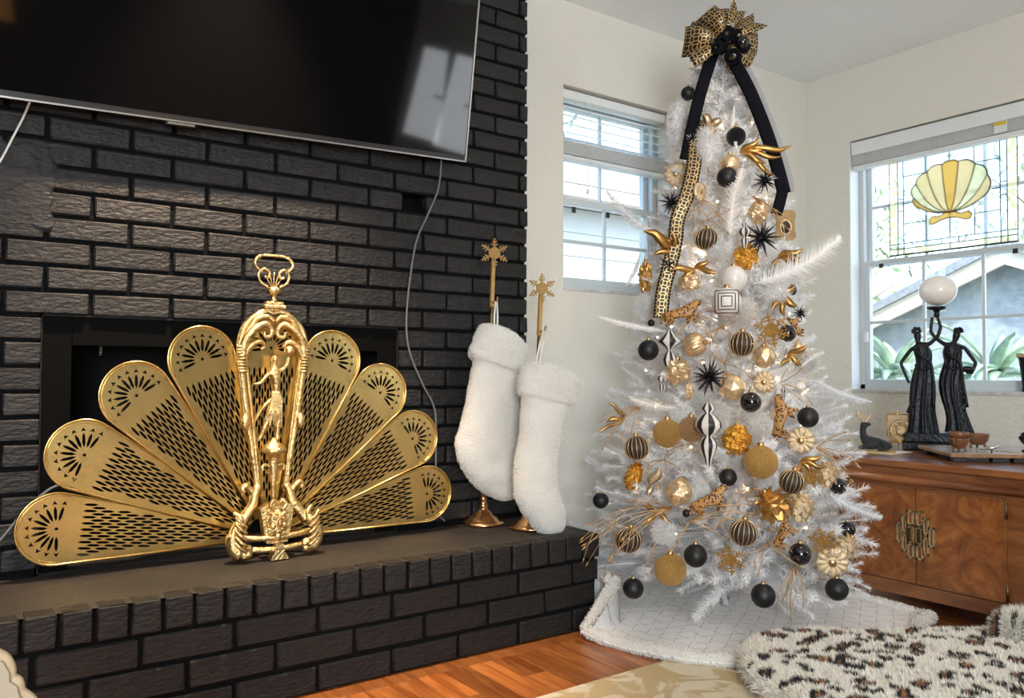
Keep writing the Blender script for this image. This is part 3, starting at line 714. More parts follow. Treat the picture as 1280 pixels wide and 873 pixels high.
# ------------------------------------------------------------------ peacock fan fire screen
FX, FY = 0.832, 2.425
scr = tag(empty('fire_screen', (FX, FY, ZH)), 'brass peacock fan fire screen standing before the firebox', 'fire screen')
PZ, RH, RW = 0.370-ZH, 0.560, 0.094
def panel_mesh():
    out = []
    # outline in local (s along the panel, t across)
    s0, w0 = .06, .022
    pts = [(s0, -w0)]
    a0 = radians(100)
    for i in range(19):
        a = -a0+2*a0*i/18; pts.append((RH+RW*cos(a)*1.0, RW*sin(a)))
    pts.append((s0, w0))
    loops = [pts]
    def lens(cx, cy, l, w, ang):
        ca, sa = cos(ang), sin(ang); sh = [(-l/2, 0), (-l/4, -w/2), (l/4, -w/2), (l/2, 0), (l/4, w/2), (-l/4, w/2)]
        return [(cx+x*ca-y*sa, cy+x*sa+y*ca) for x, y in sh]
    col = 0; s = .105
    while s < .505:
        hw = w0+(RW-w0)*(s-s0)/(RH-s0)-.014
        n = int(hw/.0105)
        for j in range(-n-1, n+2):
            t = (j+(.5 if col % 2 else 0))*.0165
            if abs(t) < hw-.003: loops.append(lens(s, t, .036, .0066, 0))
        s += .0212; col += 1
    # every column is set half a pitch on, so neighbours interlock; drop overlapping ones
    loops2 = [loops[0]]; taken = []
    for lp in loops[1:]:
        cx = sum(p[0] for p in lp)/6; cy = sum(p[1] for p in lp)/6
        if all(not (abs(cx-a) < .037 and abs(cy-b) < .0075) for a, b in taken): taken.append((cx, cy)); loops2.append(lp)
    loops = loops2
    for i in range(11):
        a = radians(-98+196*i/10)
        loops.append(lens(RH+.040*cos(a), .040*sin(a), .040, .0075, a))
        loops.append([(RH+.066*cos(a)+x*cos(a)-y*sin(a), .066*sin(a)+x*sin(a)+y*cos(a)) for x, y in ((.008, 0), (-.003, .0065), (-.001, 0), (-.003, -.0065))])
    loops.append([(RH+.0045*cos(k*pi/3), .0045*sin(k*pi/3)) for k in range(6)])
    verts = []; edges = []; faces = []
    for lp in loops:
        n = len(verts); verts += [Vector(p) for p in lp]; faces.append(list(range(n, n+len(lp)))); edges += [(n+i, n+(i+1) % len(lp)) for i in range(len(lp))]
    res = geometry.delaunay_2d_cdt(verts, edges, [], 0, 1e-6)
    rv, rf = res[0], res[2]
    # keep the triangles that lie inside the outline and outside every hole
    def inside(poly, x, y):
        c = False; n = len(poly)
        for i in range(n):
            x1, y1 = poly[i]; x2, y2 = poly[i-1]
            if (y1 > y) != (y2 > y) and x < (x2-x1)*(y-y1)/(y2-y1)+x1: c = not c
        return c
    cells = [(lp, min(p[0] for p in lp), max(p[0] for p in lp), min(p[1] for p in lp), max(p[1] for p in lp)) for lp in loops[1:]]
    ff = []
    for f in rf:
        x = sum(rv[i][0] for i in f)/len(f); y = sum(rv[i][1] for i in f)/len(f)
        if not inside(pts, x, y): continue
        if any(a < x < b and c < y < d and inside(lp, x, y) for lp, a, b, c, d in cells): continue
        ff.append(f)
    m = MB(); th = .0012; n = len(rv)
    # front and back sheets; the holes' walls
    vs = [(p[0], p[1], 0) for p in rv]+[(p[0], p[1], th) for p in rv]
    fs = [tuple(reversed(f)) for f in ff]+[tuple(i+n for i in f) for f in ff]
    cnt = {}
    for f in ff:
        for i in range(len(f)):
            e = (f[i], f[(i+1) % len(f)]); cnt[e] = cnt.get(e, 0)+1
    for (a, b) in list(cnt):
        if (b, a) not in cnt: fs.append((a, b, b+n, a+n))
    m.add(vs, fs, False)
    # beaded rim
    rim = MB(); rim.tube([(x, y, th) for x, y in pts], .0036, 8); rim.tube([(x*.985+.004, y*.93, th) for x, y in pts[1:-1]], .0016, 6)
    return m.mesh('fan_panel'), rim.mesh('rim')
pm, rm = panel_mesh()
pm.materials.append(MAT['brass_sheet']); rm.materials.append(MAT['brass'])
for k in range(-4, 5):
    a = radians(90-20.6*k)
    o = link('fan_panel', pm, None, scr); q = link('rim', rm, None, o)
    off = .012-abs(k)*.0075+(.0035 if k > 0 else 0)
    o.matrix_basis = T(0, -off, PZ) @ FRONT @ RZ(a)
def Zf(z): return z-ZH
# arched frame
m = MB()
def arch_side(s, off=0.0, y=-.032):
    return [(s*(.040+off*.3), y, Zf(.50)), (s*(.058+off*.6), y, Zf(.62)), (s*(.076+off), y, Zf(.735)), (s*(.091+off), y, Zf(.85)), (s*(.098+off), y, Zf(.925)), (s*(.092+off), y, Zf(.975)), (s*(.070+off), y, Zf(1.010)), (s*(.035+off*.6), y, Zf(1.036)), (0, y, Zf(1.046+off))]
for s in (-1, 1):
    m.tube(catmull(arch_side(s), 6), .0085, 8); m.tube(catmull(arch_side(s, -.014, -.036), 6), .0045, 6); m.tube(catmull(arch_side(s, .006, -.030), 6), .005, 6)
m.build('arch_frame', 'brass_cast', scr)
for s in (-1, 1):
    MB().ball((s*.083, -.042, Zf(.712)), .016, 12, 8, sc=(.85, .7, 1.5), fn=lambda t, a: 1+.08*sin(a*8)*sin(t*7)).build('medallion', 'brass_cast', scr)
    mm = MB()
    for i in range(9): z = .86+i*.009; mm.tube([(s*(.080+.0009*i), -.045, Zf(z)), (s*(.104+.0009*i), -.045, Zf(z))], .0042, 6)
    mm.build('collar', 'brass_cast', scr)
def leaf_scroll(mm, pts, r0, r1, y):
    p = catmull([(x, y+dy, Zf(z)) for x, z, dy in pts], 6); n = len(p)
    mm.tube(p, [r0+(r1-r0)*i/(n-1) for i in range(n)], 8)
for s in (-1, 1):
    mm = MB()
    leaf_scroll(mm, [(s*.092, .905, 0), (s*.086, .95, -.006), (s*.060, .985, -.012), (s*.028, 1.0, -.010), (s*.010, .985, -.006), (s*.012, .965, -.006), (s*.028, .962, -.008), (s*.032, .978, -.01)], .013, .005, -.036)
    leaf_scroll(mm, [(s*.09, .90, 0), (s*.070, .935, -.006), (s*.045, .948, -.008), (s*.030, .935, -.006), (s*.040, .925, -.006)], .011, .004, -.036)
    leaf_scroll(mm, [(s*.085, .96, 0), (s*.055, 1.012, -.008), (s*.02, 1.022, -.01), (s*.004, 1.008, -.01)], .010, .006, -.034)
    mm.build('acanthus_scroll', 'brass_cast', scr)
# finial handle
m = MB(); m.box((-.034, -.05, Zf(1.046)), (.034, -.012, Zf(1.058)), bev=.003); m.box((-.027, -.046, Zf(1.058)), (.027, -.016, Zf(1.068)), bev=.003)
m.lathe([(.016, 0), (.009, .008), (.008, .016), (.014, .024), (.022, .030), (.022, .044), (.004, .045)], 12, c=(0, -.031, Zf(1.066)))
hd = m.build('finial_base', 'brass_cast', scr)
m = MB(); hy = -.031
for s in (-1, 1):
    m.tube(catmull([(s*.018, hy, Zf(1.112)), (s*.040, hy, Zf(1.125)), (s*.046, hy, Zf(1.150)), (s*.032, hy-.004, Zf(1.164)), (s*.016, hy-.004, Zf(1.156)), (s*.018, hy-.004, Zf(1.140)), (s*.030, hy-.006, Zf(1.140))], 6), .0045, 8)
    m.tube(catmull([(s*.036, hy, Zf(1.155)), (s*.052, hy, Zf(1.168)), (s*.058, hy, Zf(1.182)), (s*.048, hy, Zf(1.198)), (s*.03, hy, Zf(1.205)), (0, hy, Zf(1.206))], 6), [.004]*8+[.006]*14+[.0045]*9, 8)
for i in range(5):
    a = radians(50+20*i); m.tube([(.006*cos(a), hy, Zf(1.11)), (.042*cos(a), hy, Zf(1.108)+.048*sin(a))], .0018, 6)
m.build('finial_handle', 'brass_cast', hd)
# classical figure lifting a ball
def fz(x, y, z): return (x, y, Zf(z))
F_ = [(fz(.006, -.045, .775), (.015, .012)), (fz(.004, -.046, .800), (.012, .010)), (fz(.000, -.047, .835), (.017, .012)), (fz(-.002, -.047, .862), (.018, .011)), (fz(-.001, -.047, .878), (.006, .006)), (fz(.000, -.048, .893), (.011, .012)), (fz(.002, -.049, .908), (.010, .011)),
      (fz(.022, -.048, .862), .0065), (fz(.036, -.052, .880), .0055), (fz(.041, -.054, .905), .0045),
      (fz(-.024, -.048, .848), .0065), (fz(-.042, -.052, .825), .0052), (fz(-.066, -.050, .822), .004),
      (fz(.015, -.045, .755), (.012, .012)), (fz(.014, -.047, .715), .0105), (fz(.010, -.045, .670), .0065), (fz(.012, -.05, .655), (.006, .008)),
      (fz(-.006, -.045, .755), (.012, .012)), (fz(-.020, -.047, .715), .010), (fz(-.034, -.042, .675), .0062), (fz(-.044, -.040, .655), (.004, .005))]
skin('figure', F_, [(0,1),(1,2),(2,3),(3,4),(4,5),(5,6),(3,7),(7,8),(8,9),(3,10),(10,11),(11,12),(0,13),(13,14),(14,15),(15,16),(0,17),(17,18),(18,19),(19,20)], 'brass_cast', scr)
MB().ball(fz(.041, -.056, .921), .0155, 16, 10).build('ball', 'brass_cast', scr)
m = MB()
for i in range(9):
    x = -.016+i*.004; m.tube(catmull([fz(x*.5, -.056, .80), fz(x*.9+.003, -.060, .775), fz(x*1.15, -.058, .745), fz(x*1.5-.004, -.052, .712-.01*(i % 3))], 4), .0032, 6)
m.tube(catmull([fz(.012, -.05, .79), fz(-.03, -.054, .76), fz(-.055, -.05, .72), fz(-.06, -.046, .69)], 5), [.007]*6+[.005]*5+[.003]*5, 6)
m.build('drapery', 'brass_cast', scr)
# urn pedestal under the figure
m = MB(); m.lathe([(.004, .665), (.010, .657), (.016, .650), (.030, .640), (.037, .628), (.038, .622), (.020, .616), (.018, .600), (.013, .585), (.014, .578), (.013, .560), (.009, .53), (.006, .50), (.005, .475), (.001, .47)][::-1], 20, c=(0, -.045, -ZH))
m.build('urn', 'brass_cast', scr)
m = MB()
for s in (-1, 1): m.tube(catmull([fz(s*.010, -.045, .578), fz(s*.024, -.045, .585), (s*.033, -.045, Zf(.578)), fz(s*.030, -.047, .568)], 5), .0045, 6)
m.build('urn_handles', 'brass_cast', scr)
# scrolled base
for s in (-1, 1):
    m = MB()
    m.tube(catmull([fz(s*.040, -.035, .525), fz(s*.052, -.04, .50), fz(s*.060, -.045, .470), fz(s*.085, -.05, .435), fz(s*.100, -.055, .415)], 6), [.012+.0002*i for i in range(25)], 8)
    m.tube(catmull([fz(s*.050, -.04, .49), fz(s*.066, -.042, .515), fz(s*.080, -.044, .528), fz(s*.090, -.044, .52), fz(s*.086, -.046, .508)], 6), [.009-.0001*i for i in range(25)], 8)
    m.build('scroll_arm', 'brass_cast', scr)
    m = MB()
    pr = [fz(s*.118, -.055, .452), fz(s*.104, -.06, .445), fz(s*.102, -.065, .425), fz(s*.120, -.07, .395), fz(s*.122, -.075, .36), fz(s*.105, -.08, .338), fz(s*.088, -.085, .336), fz(s*.082, -.088, .352), fz(s*.094, -.09, .356)]
    m.tube(catmull(pr, 6), [.006]*7+[.010]*6+[.016]*6+[.022]*12+[.015]*8+[.011]*10, 10)
    for i in range(5):
        z = .345+i*.018; m.tube(catmull([fz(s*.092, -.098, z), fz(s*.108, -.100, z+.012), fz(s*.124, -.094, z+.030)], 4), .005, 6)
    m.build('foot', 'brass_cast', scr)
m = MB()
for z, r in ((.385, .008), (.352, .010)):
    m.tube(catmull([fz(-.105, -.07, z), fz(-.06, -.085, z-.006), fz(0, -.092, z-.008), fz(.06, -.085, z-.006), fz(.105, -.07, z)], 6), r, 8)
m.build('base_bar', 'brass_cast', scr)
m = MB()
m.prism([(-.036, .375), (-.044, .43), (-.050, .462), (-.03, .475), (0, .48), (.03, .475), (.050, .462), (.044, .43), (.036, .375), (.03, .36), (-.03, .36)], .03, M=T(0, -.055, -ZH) @ FRONT)
m.prism([(-.026, .3155), (.026, .3155), (.026, .321), (.014, .338), (.012, .36), (-.012, .36), (-.014, .338), (-.026, .318)], .03, M=T(0, -.078, -ZH) @ FRONT)
m.build('shield', 'brass_cast', scr)
m = MB(); y = -.092
m.ball(fz(0, -.085, .425), .032, 16, 12, sc=(.85, .5, 1.1))
m.ball(fz(0, -.104, .420), .008, 10, 6, sc=(.8, 1, 1.5))
for s in (-1, 1):
    m.ball(fz(s*.012, -.099, .434), .0065, 8, 6); m.tube(catmull([fz(s*.004, -.104, .442), fz(s*.016, -.103, .450), fz(s*.028, -.094, .446)], 4), .0035, 6)
    m.ball(fz(s*.016, -.097, .412), .009, 8, 6); m.tube(catmull([fz(s*.006, -.102, .405), fz(s*.018, -.1, .398), fz(s*.03, -.09, .404)], 4), .0035, 6)
    m.tube(catmull([fz(s*.012, -.09, .458), fz(s*.024, -.092, .472), fz(s*.012, -.09, .485), fz(s*.004, -.085, .47)], 5), .006, 6)
m.ball(fz(0, -.098, .396), .010, 10, 6, sc=(1.2, .7, .8)); m.ball(fz(0, -.094, .380), .012, 10, 6, sc=(1, .7, 1.2))
m.build('mask', 'brass_cast', scr)

# ------------------------------------------------------------------ stocking holders and stockings
mat('white_plush', (0.80, 0.78, 0.735), 0.95, bump=.6, bscale=160, sheen=.4, sss=0.0)
mat('plush_hair', (0.83, 0.815, 0.775), 0.9, sheen=.3)
mat('white_satin', (0.85, 0.84, 0.82), 0.4)
mat('copper_brass', (0.72, 0.42, 0.20), 0.25, metal=1.0)
mat('gold_flake', (0.74, 0.50, 0.20), 0.38, metal=0.9, bump=.8, bscale=260)
def snowflake_poly_mesh(r, th):
    m = MB()
    m.prism([(r*.48*cos(pi/6+i*pi/3), r*.48*sin(pi/6+i*pi/3)) for i in range(6)], th)
    for i in range(6):
        a = pi/2+i*pi/3; M = RZ(a); w = r*.09
        m.box((r*.3, -w/2, 0), (r*.97, w/2, th), M=M); m.prism([(r+.07*r*cos(q*pi/3), .09*r*sin(q*pi/3)) for q in range(6)], th, M=M)
        for d, l in ((.52, .26), (.74, .20)):
            for s in (-1, 1): m.box((0, -w/2, th*.05), (r*l, w/2, th*.95), M=M @ T(r*d, 0, 0) @ RZ(s*radians(58)))
    return m
def holder(base, top, r_flake, label, hook):
    t = tag(empty('stocking_holder', base), label, 'stocking holder', 'snowflake stocking holders on the hearth')
    B = Vector(base); tp = Vector(top)-B
    m = MB(); m.lathe([(.074, 0), (.075, .006), (.066, .012), (.055, .018), (.050, .026), (.038, .032), (.030, .044), (.018, .052), (.016, .060), (.020, .064), (.014, .070), (.012, .085), (.016, .090), (.011, .096), (.010, .118), (.001, .119)], 32)
    m.build('base', 'copper_brass', t)
    hk = tp*.80
    MB().tube([(0, 0, .11), tuple(hk)], .0062, 10).build('pole', 'brass', t)
    MB().box((-.008, -.006, 0), (.008, .006, (tp-hk).length-.02), M=T(*hk) @ (Vector((0, 0, 1)).rotation_difference(tp-hk).to_matrix().to_4x4()), bev=.002).build('upper_bar', 'gold_flake', t)
    MB().tube(catmull([tuple(hk+Vector((0, 0, .02))), tuple(hk+Vector((0, -.02, .012))), tuple(hk+Vector((0, -.034, .02))), tuple(hk+Vector((0, -.038, .034)))], 5), .0035, 6).build('hook', 'brass', t)
    s = snowflake_poly_mesh(r_flake, .006).build('snowflake', 'gold_flake', t)
    s.matrix_basis = T(tp.x, tp.y-.004, tp.z) @ RZ(radians(-20)) @ FRONT
    return hk+B
def stocking(secs, cuff, y, dep, label, strap_top, sd):
    """secs / cuff: (left px, right px) pairs down the stocking"""
    c0 = on_y(*cuff[0][0], y); root = tag(empty('christmas_stocking', tuple(on_y((cuff[0][0][0]+cuff[0][1][0])/2, (cuff[0][0][1]+cuff[0][1][1])/2, y))), label, 'stocking', 'white plush stockings')
    O = root.location.copy(); rr = random.Random(sd)
    def shell(pairs, dd, k=5, close=(True, True), amp=.003):
        L = catmull([on_y(*a, y) for a, b in pairs], k); R = catmull([on_y(*b, y) for a, b in pairs], k); n = 28; m = MB(); vs = []; fs = []
        for i, (a, b) in enumerate(zip(L, R)):
            c = (a+b)/2; h = (b-a)/2; q = i/(len(L)-1)
            d = dd*(min(1, h.length/.06))*(1 if not close[1] else min(1, sqrt(max(0.02, 1-((q-.80)/.205)**2)) if q > .80 else 1))
            for j in range(n):
                t = 2*pi*j/n; p = c+h*cos(t)+Vector((0, -d*sin(t), 0))
                nz = noise.noise(p*28)*amp*1.4+noise.noise(p*11+Vector((sd, 0, 0)))*amp*2.2
                p = p+(p-c).normalized()*nz; vs.append(p-O)
        for i in range(len(L)-1):
            for j in range(n): fs.append((i*n+j, i*n+(j+1) % n, (i+1)*n+(j+1) % n, (i+1)*n+j))
        if close[0]: fs.append(tuple(range(n-1, -1, -1)))
        fs.append(tuple((len(L)-1)*n+j for j in range(n)))
        m.add(vs, fs, True); return m
    b = shell(secs, dep, 6); bo = b.build('foot_and_leg', 'white_plush', root)
    fur('pile', b, 16000, .0052, .0011, 'plush_hair', bo, sd, (0, 0, -.5), .7)
    c = shell(cuff, dep*1.18, 6, (True, False), .0035); co = c.build('cuff', 'white_plush', root)
    fur('pile', c, 11000, .0068, .0012, 'plush_hair', co, sd+5, (0, 0, -.4), .8)
    st = Vector(strap_top)-O; p0 = on_y(cuff[0][0][0]*.62+cuff[0][1][0]*.38, cuff[0][0][1]*.62+cuff[0][1][1]*.38, y)-O
    m = MB()
    for s in (-1, 1): m.tube([tuple(p0+Vector((s*.007, 0, -.02))), tuple(p0*.5+st*.5+Vector((s*.007, 0, 0))), tuple(st+Vector((s*.003, 0, .006)))], .0042, 6, flat=.35, up=(0, 1, 0))
    m.build('hanging_loop', 'white_satin', root)
def S1(x, y): return (560+x/2.18, 280+y/2.18)
yb1, yb2 = 2.40, 2.30
h1 = on_z(604, 655, ZH); t1 = on_y(617, 317, h1.y)
hk1 = holder((h1.x, h1.y, ZH), tuple(t1), .052, 'taller gold snowflake stocking holder nearest the fire screen', None)
h2 = on_z(663, 660, ZH); t2 = on_y(676.5, 361, h2.y)
hk2 = holder((h2.x, h2.y, ZH), tuple(t2), .050, 'shorter gold snowflake stocking holder at the hearth\'s right end', None)
secs1 = [(S1(72, 345), S1(203, 392)), (S1(66, 400), S1(196, 425)), (S1(54, 460), S1(194, 470)), (S1(42, 520), S1(190, 520)), (S1(28, 570), S1(186, 570)), (S1(22, 605), S1(184, 612)), (S1(30, 645), S1(187, 640)), (S1(48, 680), S1(194, 668)), (S1(78, 715), S1(198, 695)), (S1(108, 738), S1(197, 722)), (S1(132, 750), S1(184, 742)), (S1(150, 755), S1(166, 752))]
cuff1 = [(S1(112, 274), S1(160, 296)), (S1(92, 276), S1(205, 334)), (S1(80, 296), S1(217, 358)), (S1(68, 325), S1(212, 380)), (S1(58, 348), S1(202, 404)), (S1(66, 364), S1(194, 414))]
s1y = hk1.y-.06; s2y = hk2.y-.085
stocking(secs1, cuff1, s1y, .052, 'white plush Christmas stocking hanging nearest the fire screen', tuple(hk1+Vector((0, -.03, .012))), 21)
secs2 = [(S1(207, 450), S1(330, 480)), (S1(206, 500), S1(320, 505)), (S1(202, 560), S1(300, 560)), (S1(196, 610), S1(293, 610)), (S1(189, 660), S1(290, 655)), (S1(184, 700), S1(291, 695)), (S1(187, 740), S1(299, 735)), (S1(200, 775), S1(305, 765)), (S1(222, 810), S1(310, 795)), (S1(240, 835), S1(311, 820)), (S1(258, 848), S1(302, 840)), (S1(272, 852), S1(290, 850))]
cuff2 = [(S1(225, 378), S1(270, 384)), (S1(207, 388), S1(320, 402)), (S1(198, 408), S1(357, 428)), (S1(195, 435), S1(357, 448)), (S1(194, 456), S1(344, 482)), (S1(204, 466), S1(328, 492))]
stocking(secs2, cuff2, s2y, .050, 'white plush Christmas stocking hanging beside the tree with its toe on the hearth', tuple(hk2+Vector((0, -.03, .012))), 34)
# ------------------------------------------------------------------ walnut cabinet under the right window
def burl(name, c1, c2, c3, scale, stretch, distort, rough=.28):
    m = bpy.data.materials.new(name); m.use_nodes = True; nt = m.node_tree; N = nt.nodes; L = nt.links; b = N['Principled BSDF']
    tc = N.new('ShaderNodeTexCoord'); mp = N.new('ShaderNodeMapping'); mp.inputs['Scale'].default_value = stretch; L.new(tc.outputs['Object'], mp.inputs[0])
    n = N.new('ShaderNodeTexNoise'); n.inputs['Scale'].default_value = scale; n.inputs['Detail'].default_value = 7; n.inputs['Distortion'].default_value = distort; n.inputs['Roughness'].default_value = .62
    L.new(mp.outputs[0], n.inputs['Vector']); r = N.new('ShaderNodeValToRGB'); e = r.color_ramp.elements
    e[0].position = .28; e[0].color = (*c1, 1); e[1].position = .75; e[1].color = (*c3, 1); k = e.new(.5); k.color = (*c2, 1)
    L.new(n.outputs[0], r.inputs[0]); L.new(r.outputs[0], b.inputs['Base Color']); b.inputs['Roughness'].default_value = rough; b.inputs['Coat Weight'].default_value = .4; b.inputs['Coat Roughness'].default_value = .15
    MAT[name] = m
burl('walnut', (.115, .034, .010), (.20, .068, .020), (.30, .115, .036), 5, (1, 1, 7), .6)
burl('walnut_x', (.14, .042, .012), (.25, .085, .025), (.36, .145, .045), 5, (6, 1, 6), .6)
burl('walnut_burl', (.095, .024, .005), (.24, .075, .014), (.42, .165, .040), 9, (1, 1, 1), 2.2)
mat('antique_brass', (.78, .62, .36), .30, metal=1.0, bump=.1, bscale=80, var=.2, vscale=40)
mat('dark_brass', (.16, .11, .06), .4, metal=1.0)
CX, CY0, CY1, CT = 2.85, 1.14, 1.855, .543
CXB = 3.58
cab = tag(empty('cabinet', (3.15, 1.5, 0)), 'low walnut cabinet with burl doors and brass fretwork under the right window', 'cabinet')
def cput(mb, name, matn, par=None):
    o = mb.build(name, matn); o.location = -cab.location if par is None else Vector((0, 0, 0)); o.parent = par or cab; return o
cput(MB().box((CX+.012, CY0+.03, .068), (CXB-.02, CY1-.03, .515)), 'body', 'walnut')
cput(MB().box((CX, CY0, .519), (CXB, CY1, CT), bev=.004), 'top', 'walnut_x')
cput(MB().box((CX+.016, CY0+.012, .494), (CXB-.012, CY1-.012, .520), bev=.003), 'cornice', 'walnut')
m = MB(); pr = [(CX+.018, .494), (CX+.004, .490), (CX-.004, .480), (CX-.004, .472), (CX+.004, .462), (CX+.020, .458)]
vs = []; ys = (CY0+.006, CY1-.006)
for y in ys: vs += [(x, y, z) for x, z in pr]
n = len(pr); m.add(vs, [(i, i+1, n+i+1, n+i) for i in range(n-1)]+[tuple(range(n)), tuple(range(2*n-1, n-1, -1))], True)
cput(m, 'moulding', 'walnut_x')
SPL, DY0, DY1, DZ0, DZ1 = 1.527, 1.231, 1.823, .116, .451
for i, (a, b) in enumerate(((DY0, SPL-.0015), (SPL+.0015, DY1))):
    d = cput(MB().box((CX-.004, a, DZ0), (CX+.014, b, DZ1), bev=.002), 'door', 'walnut_burl')
    e = MB(); t = .006
    for p, q in (((CX-.0065, a, DZ0), (CX-.003, b, DZ0+t)), ((CX-.0065, a, DZ1-t), (CX-.003, b, DZ1))): e.box(p, q, bev=.001)
    sd = a if i == 0 else b-t
    e.box((CX-.0065, sd, DZ0), (CX-.003, sd+t, DZ1), bev=.001); e.build('door_edge', 'walnut', d)
    # fretwork escutcheon: stepped frames
    f = MB(); s = -1 if i == 0 else 1; cz = .289
    def frame(u0, u1, z0, z1, w=.0085):
        for (ua, ub, za, zb) in ((u0, u1, z0, z0+w), (u0, u1, z1-w, z1), (u0, u0+w, z0, z1), (u1-w, u1, z0, z1)):
            ya, yb_ = SPL+s*ua, SPL+s*ub; f.box((CX-.010, min(ya, yb_), za), (CX-.004, max(ya, yb_), zb), bev=.0008)
    def fr2(u0, u1, h0, h1): frame(u0, u1, cz+h0, cz+h1)
    fr2(.003, .030, .030, .086); fr2(.003, .030, -.086, -.030); fr2(.003, .030, -.034, .034)
    fr2(.026, .050, .002, .066); fr2(.026, .050, -.066, -.002); fr2(.046, .070, -.036, .036)
    f.build('fretwork', 'antique_brass', d)
    MB().box((CX-.016, SPL+s*.008 if s > 0 else SPL+s*.026, cz-.026), (CX-.008, SPL+s*.026 if s > 0 else SPL+s*.008, cz+.026), bev=.003).build('pull_tab', 'dark_brass', d)
for zz in (.415, .15):
    cput(MB().tube([(CX-.003, DY0-.004, zz-.028), (CX-.003, DY0-.004, zz+.028)], .0045, 8), 'hinge', 'dark_brass')
m = MB(); m.prism([(-(DY1+.012), .066), (-(DY1+.012), .112), (-(DY0-.03), .112), (-(DY0-.03), .086), (-(DY0-.012), .066)][::-1], .012, M=Matrix(((0, 0, -1, CX+.012), (-1, 0, 0, 0), (0, 1, 0, 0), (0, 0, 0, 1))))
cput(m, 'apron', 'walnut')
for y0 in (CY0+.03, CY1-.11):
    for x0 in (CX+.012, CXB-.09):
        cput(MB().box((x0, y0, 0), (x0+.07, y0+.08, .07), bev=.003), 'leg', 'walnut')

# ------------------------------------------------------------------ things on the cabinet
ZT = CT
mat('black_flock', (.010, .011, .013), .65, sheen=.15)
mat('bronze_black', (.020, .022, .026), .28, metal=.7, bump=.4, bscale=90)
mat('gold_paint', (.62, .42, .16), .35, metal=.9)
mat('tan_board', (.52, .36, .20), .5, var=.15, vscale=12)
mat('tray_wood', (.30, .17, .08), .4, var=.25, vscale=10, stretch=(1, 6, 1))
mat('tray_top', (.42, .38, .34), .22, var=.25, vscale=8)
mat('bowl_wood', (.20, .085, .035), .35, var=.25, vscale=20)
mat('medal', (.50, .36, .19), .4, metal=.5, bump=.9, bscale=60)
mat('opal_globe', (.86, .82, .76), .18, sss=0.0, trans=0.0, coat=.5)
mat('white_paper', (.80, .78, .74), .7)
# lying deer
dp = on_z(1094, 564, ZT+.006)
MB_deer = tag(empty('deer_figurine', (dp.x, dp.y, ZT), (0, 0, radians(-62))), 'black reclining deer figurine with copper antlers at the cabinet\'s left end', 'figurine')
MB().box((-.06, -.022, 0), (.062, .022, .006), bev=.002).build('plinth', 'gold_paint', MB_deer)
# body: one skin with chest, neck and head turned up
D_ = [((.040, 0, .028), (.021, .022)), ((.010, 0, .030), (.021, .020)), ((-.022, 0, .030), (.020, .022)), ((-.036, 0, .050), (.012, .013)), ((-.038, 0, .072), (.009, .010)), ((-.036, 0, .090), (.009, .010)), ((-.022, 0, .094), (.007, .007)), ((-.012, 0, .090), (.0045, .005)),
      ((.054, 0, .020), (.010, .012)), ((-.030, .016, .016), (.007, .008)), ((-.052, .018, .012), (.005, .006)), ((-.030, -.016, .016), (.007, .008)), ((-.052, -.018, .012), (.005, .006)), ((.030, .022, .016), (.010, .009)), ((.006, .024, .011), (.005, .005)), ((.030, -.022, .016), (.010, .009)), ((.006, -.024, .011), (.005, .005)),
      ((-.040, .010, .098), (.004, .003)), ((-.040, -.010, .098), (.004, .003))]
skin('body', D_, [(0, 1), (1, 2), (2, 3), (3, 4), (4, 5), (5, 6), (6, 7), (0, 8), (2, 9), (9, 10), (2, 11), (11, 12), (0, 13), (13, 14), (0, 15), (15, 16), (5, 17), (5, 18)], 'black_flock', MB_deer)
m = MB()
for s in (-1, 1):
    m.tube(catmull([(-.034+s*.004, 0, .096), (-.034+s*.013, .002, .110), (-.034+s*.017, .004, .124), (-.034+s*.014, .006, .138)], 4), .0022, 5)
    for q, d in (((-.034+s*.013, .002, .110), (-s*.009, 0, .009)), ((-.034+s*.017, .004, .124), (-s*.008, 0, .009)), ((-.034+s*.016, .002, .116), (s*.008, 0, .008))): m.tube([q, tuple(Vector(q)+Vector(d))], .0013, 5)
m.build('antlers', 'copper_brass', MB_deer)
# doily under the deer
tag(MB().box((-.07, -.05, 0), (.10, .05, .0012)).build('paper_doily', 'white_paper'), 'white paper slip under the deer figurine', 'paper')
bpy.data.objects['paper_doily'].location = (dp.x+.035, dp.y-.03, ZT)
MB_deer.location.z = ZT+.0014; MB_deer.scale = (1.2, 1.2, 1.2)
# medallion on easel
fp = on_z(1123, 562, ZT+.0)
me_ = tag(empty('medallion_display', (fp.x+.03, fp.y+.012, ZT), (0, 0, radians(-55))), 'round carved medallion in front of a small tan plaque on a gold easel', 'decoration')
TL = RX(radians(-12))
MB().box((-.044, .012, .052), (.044, .018, .150), M=TL, bev=.002).build('plaque', 'tan_board', me_)
m = MB(); m.tube([(-.044+.0, .010, .15), (.044, .010, .15)], .003, 6, M=TL); m.tube([(-.044, .010, .052), (-.044, .010, .15)], .003, 6, M=TL); m.tube([(.044, .010, .052), (.044, .010, .15)], .003, 6, M=TL); m.ball((0, .012, .156), .008, 10, 6, M=TL)
m.build('plaque_frame', 'gold_paint', me_)
m = MB(); m.lathe([(.001, -.002), (.030, -.002), (.034, .003), (.040, .004), (.046, .001), (.047, -.003), (.001, -.0035)], 32, M=TL @ T(.010, 0, .078) @ RX(pi/2)); m.ball((.010, -.004, .078), .022, 14, 8, M=TL, sc=(1, .25, 1), fn=lambda t, a: 1+.12*sin(3*a+5*t)); m.build('medallion', 'medal', me_)
m = MB()
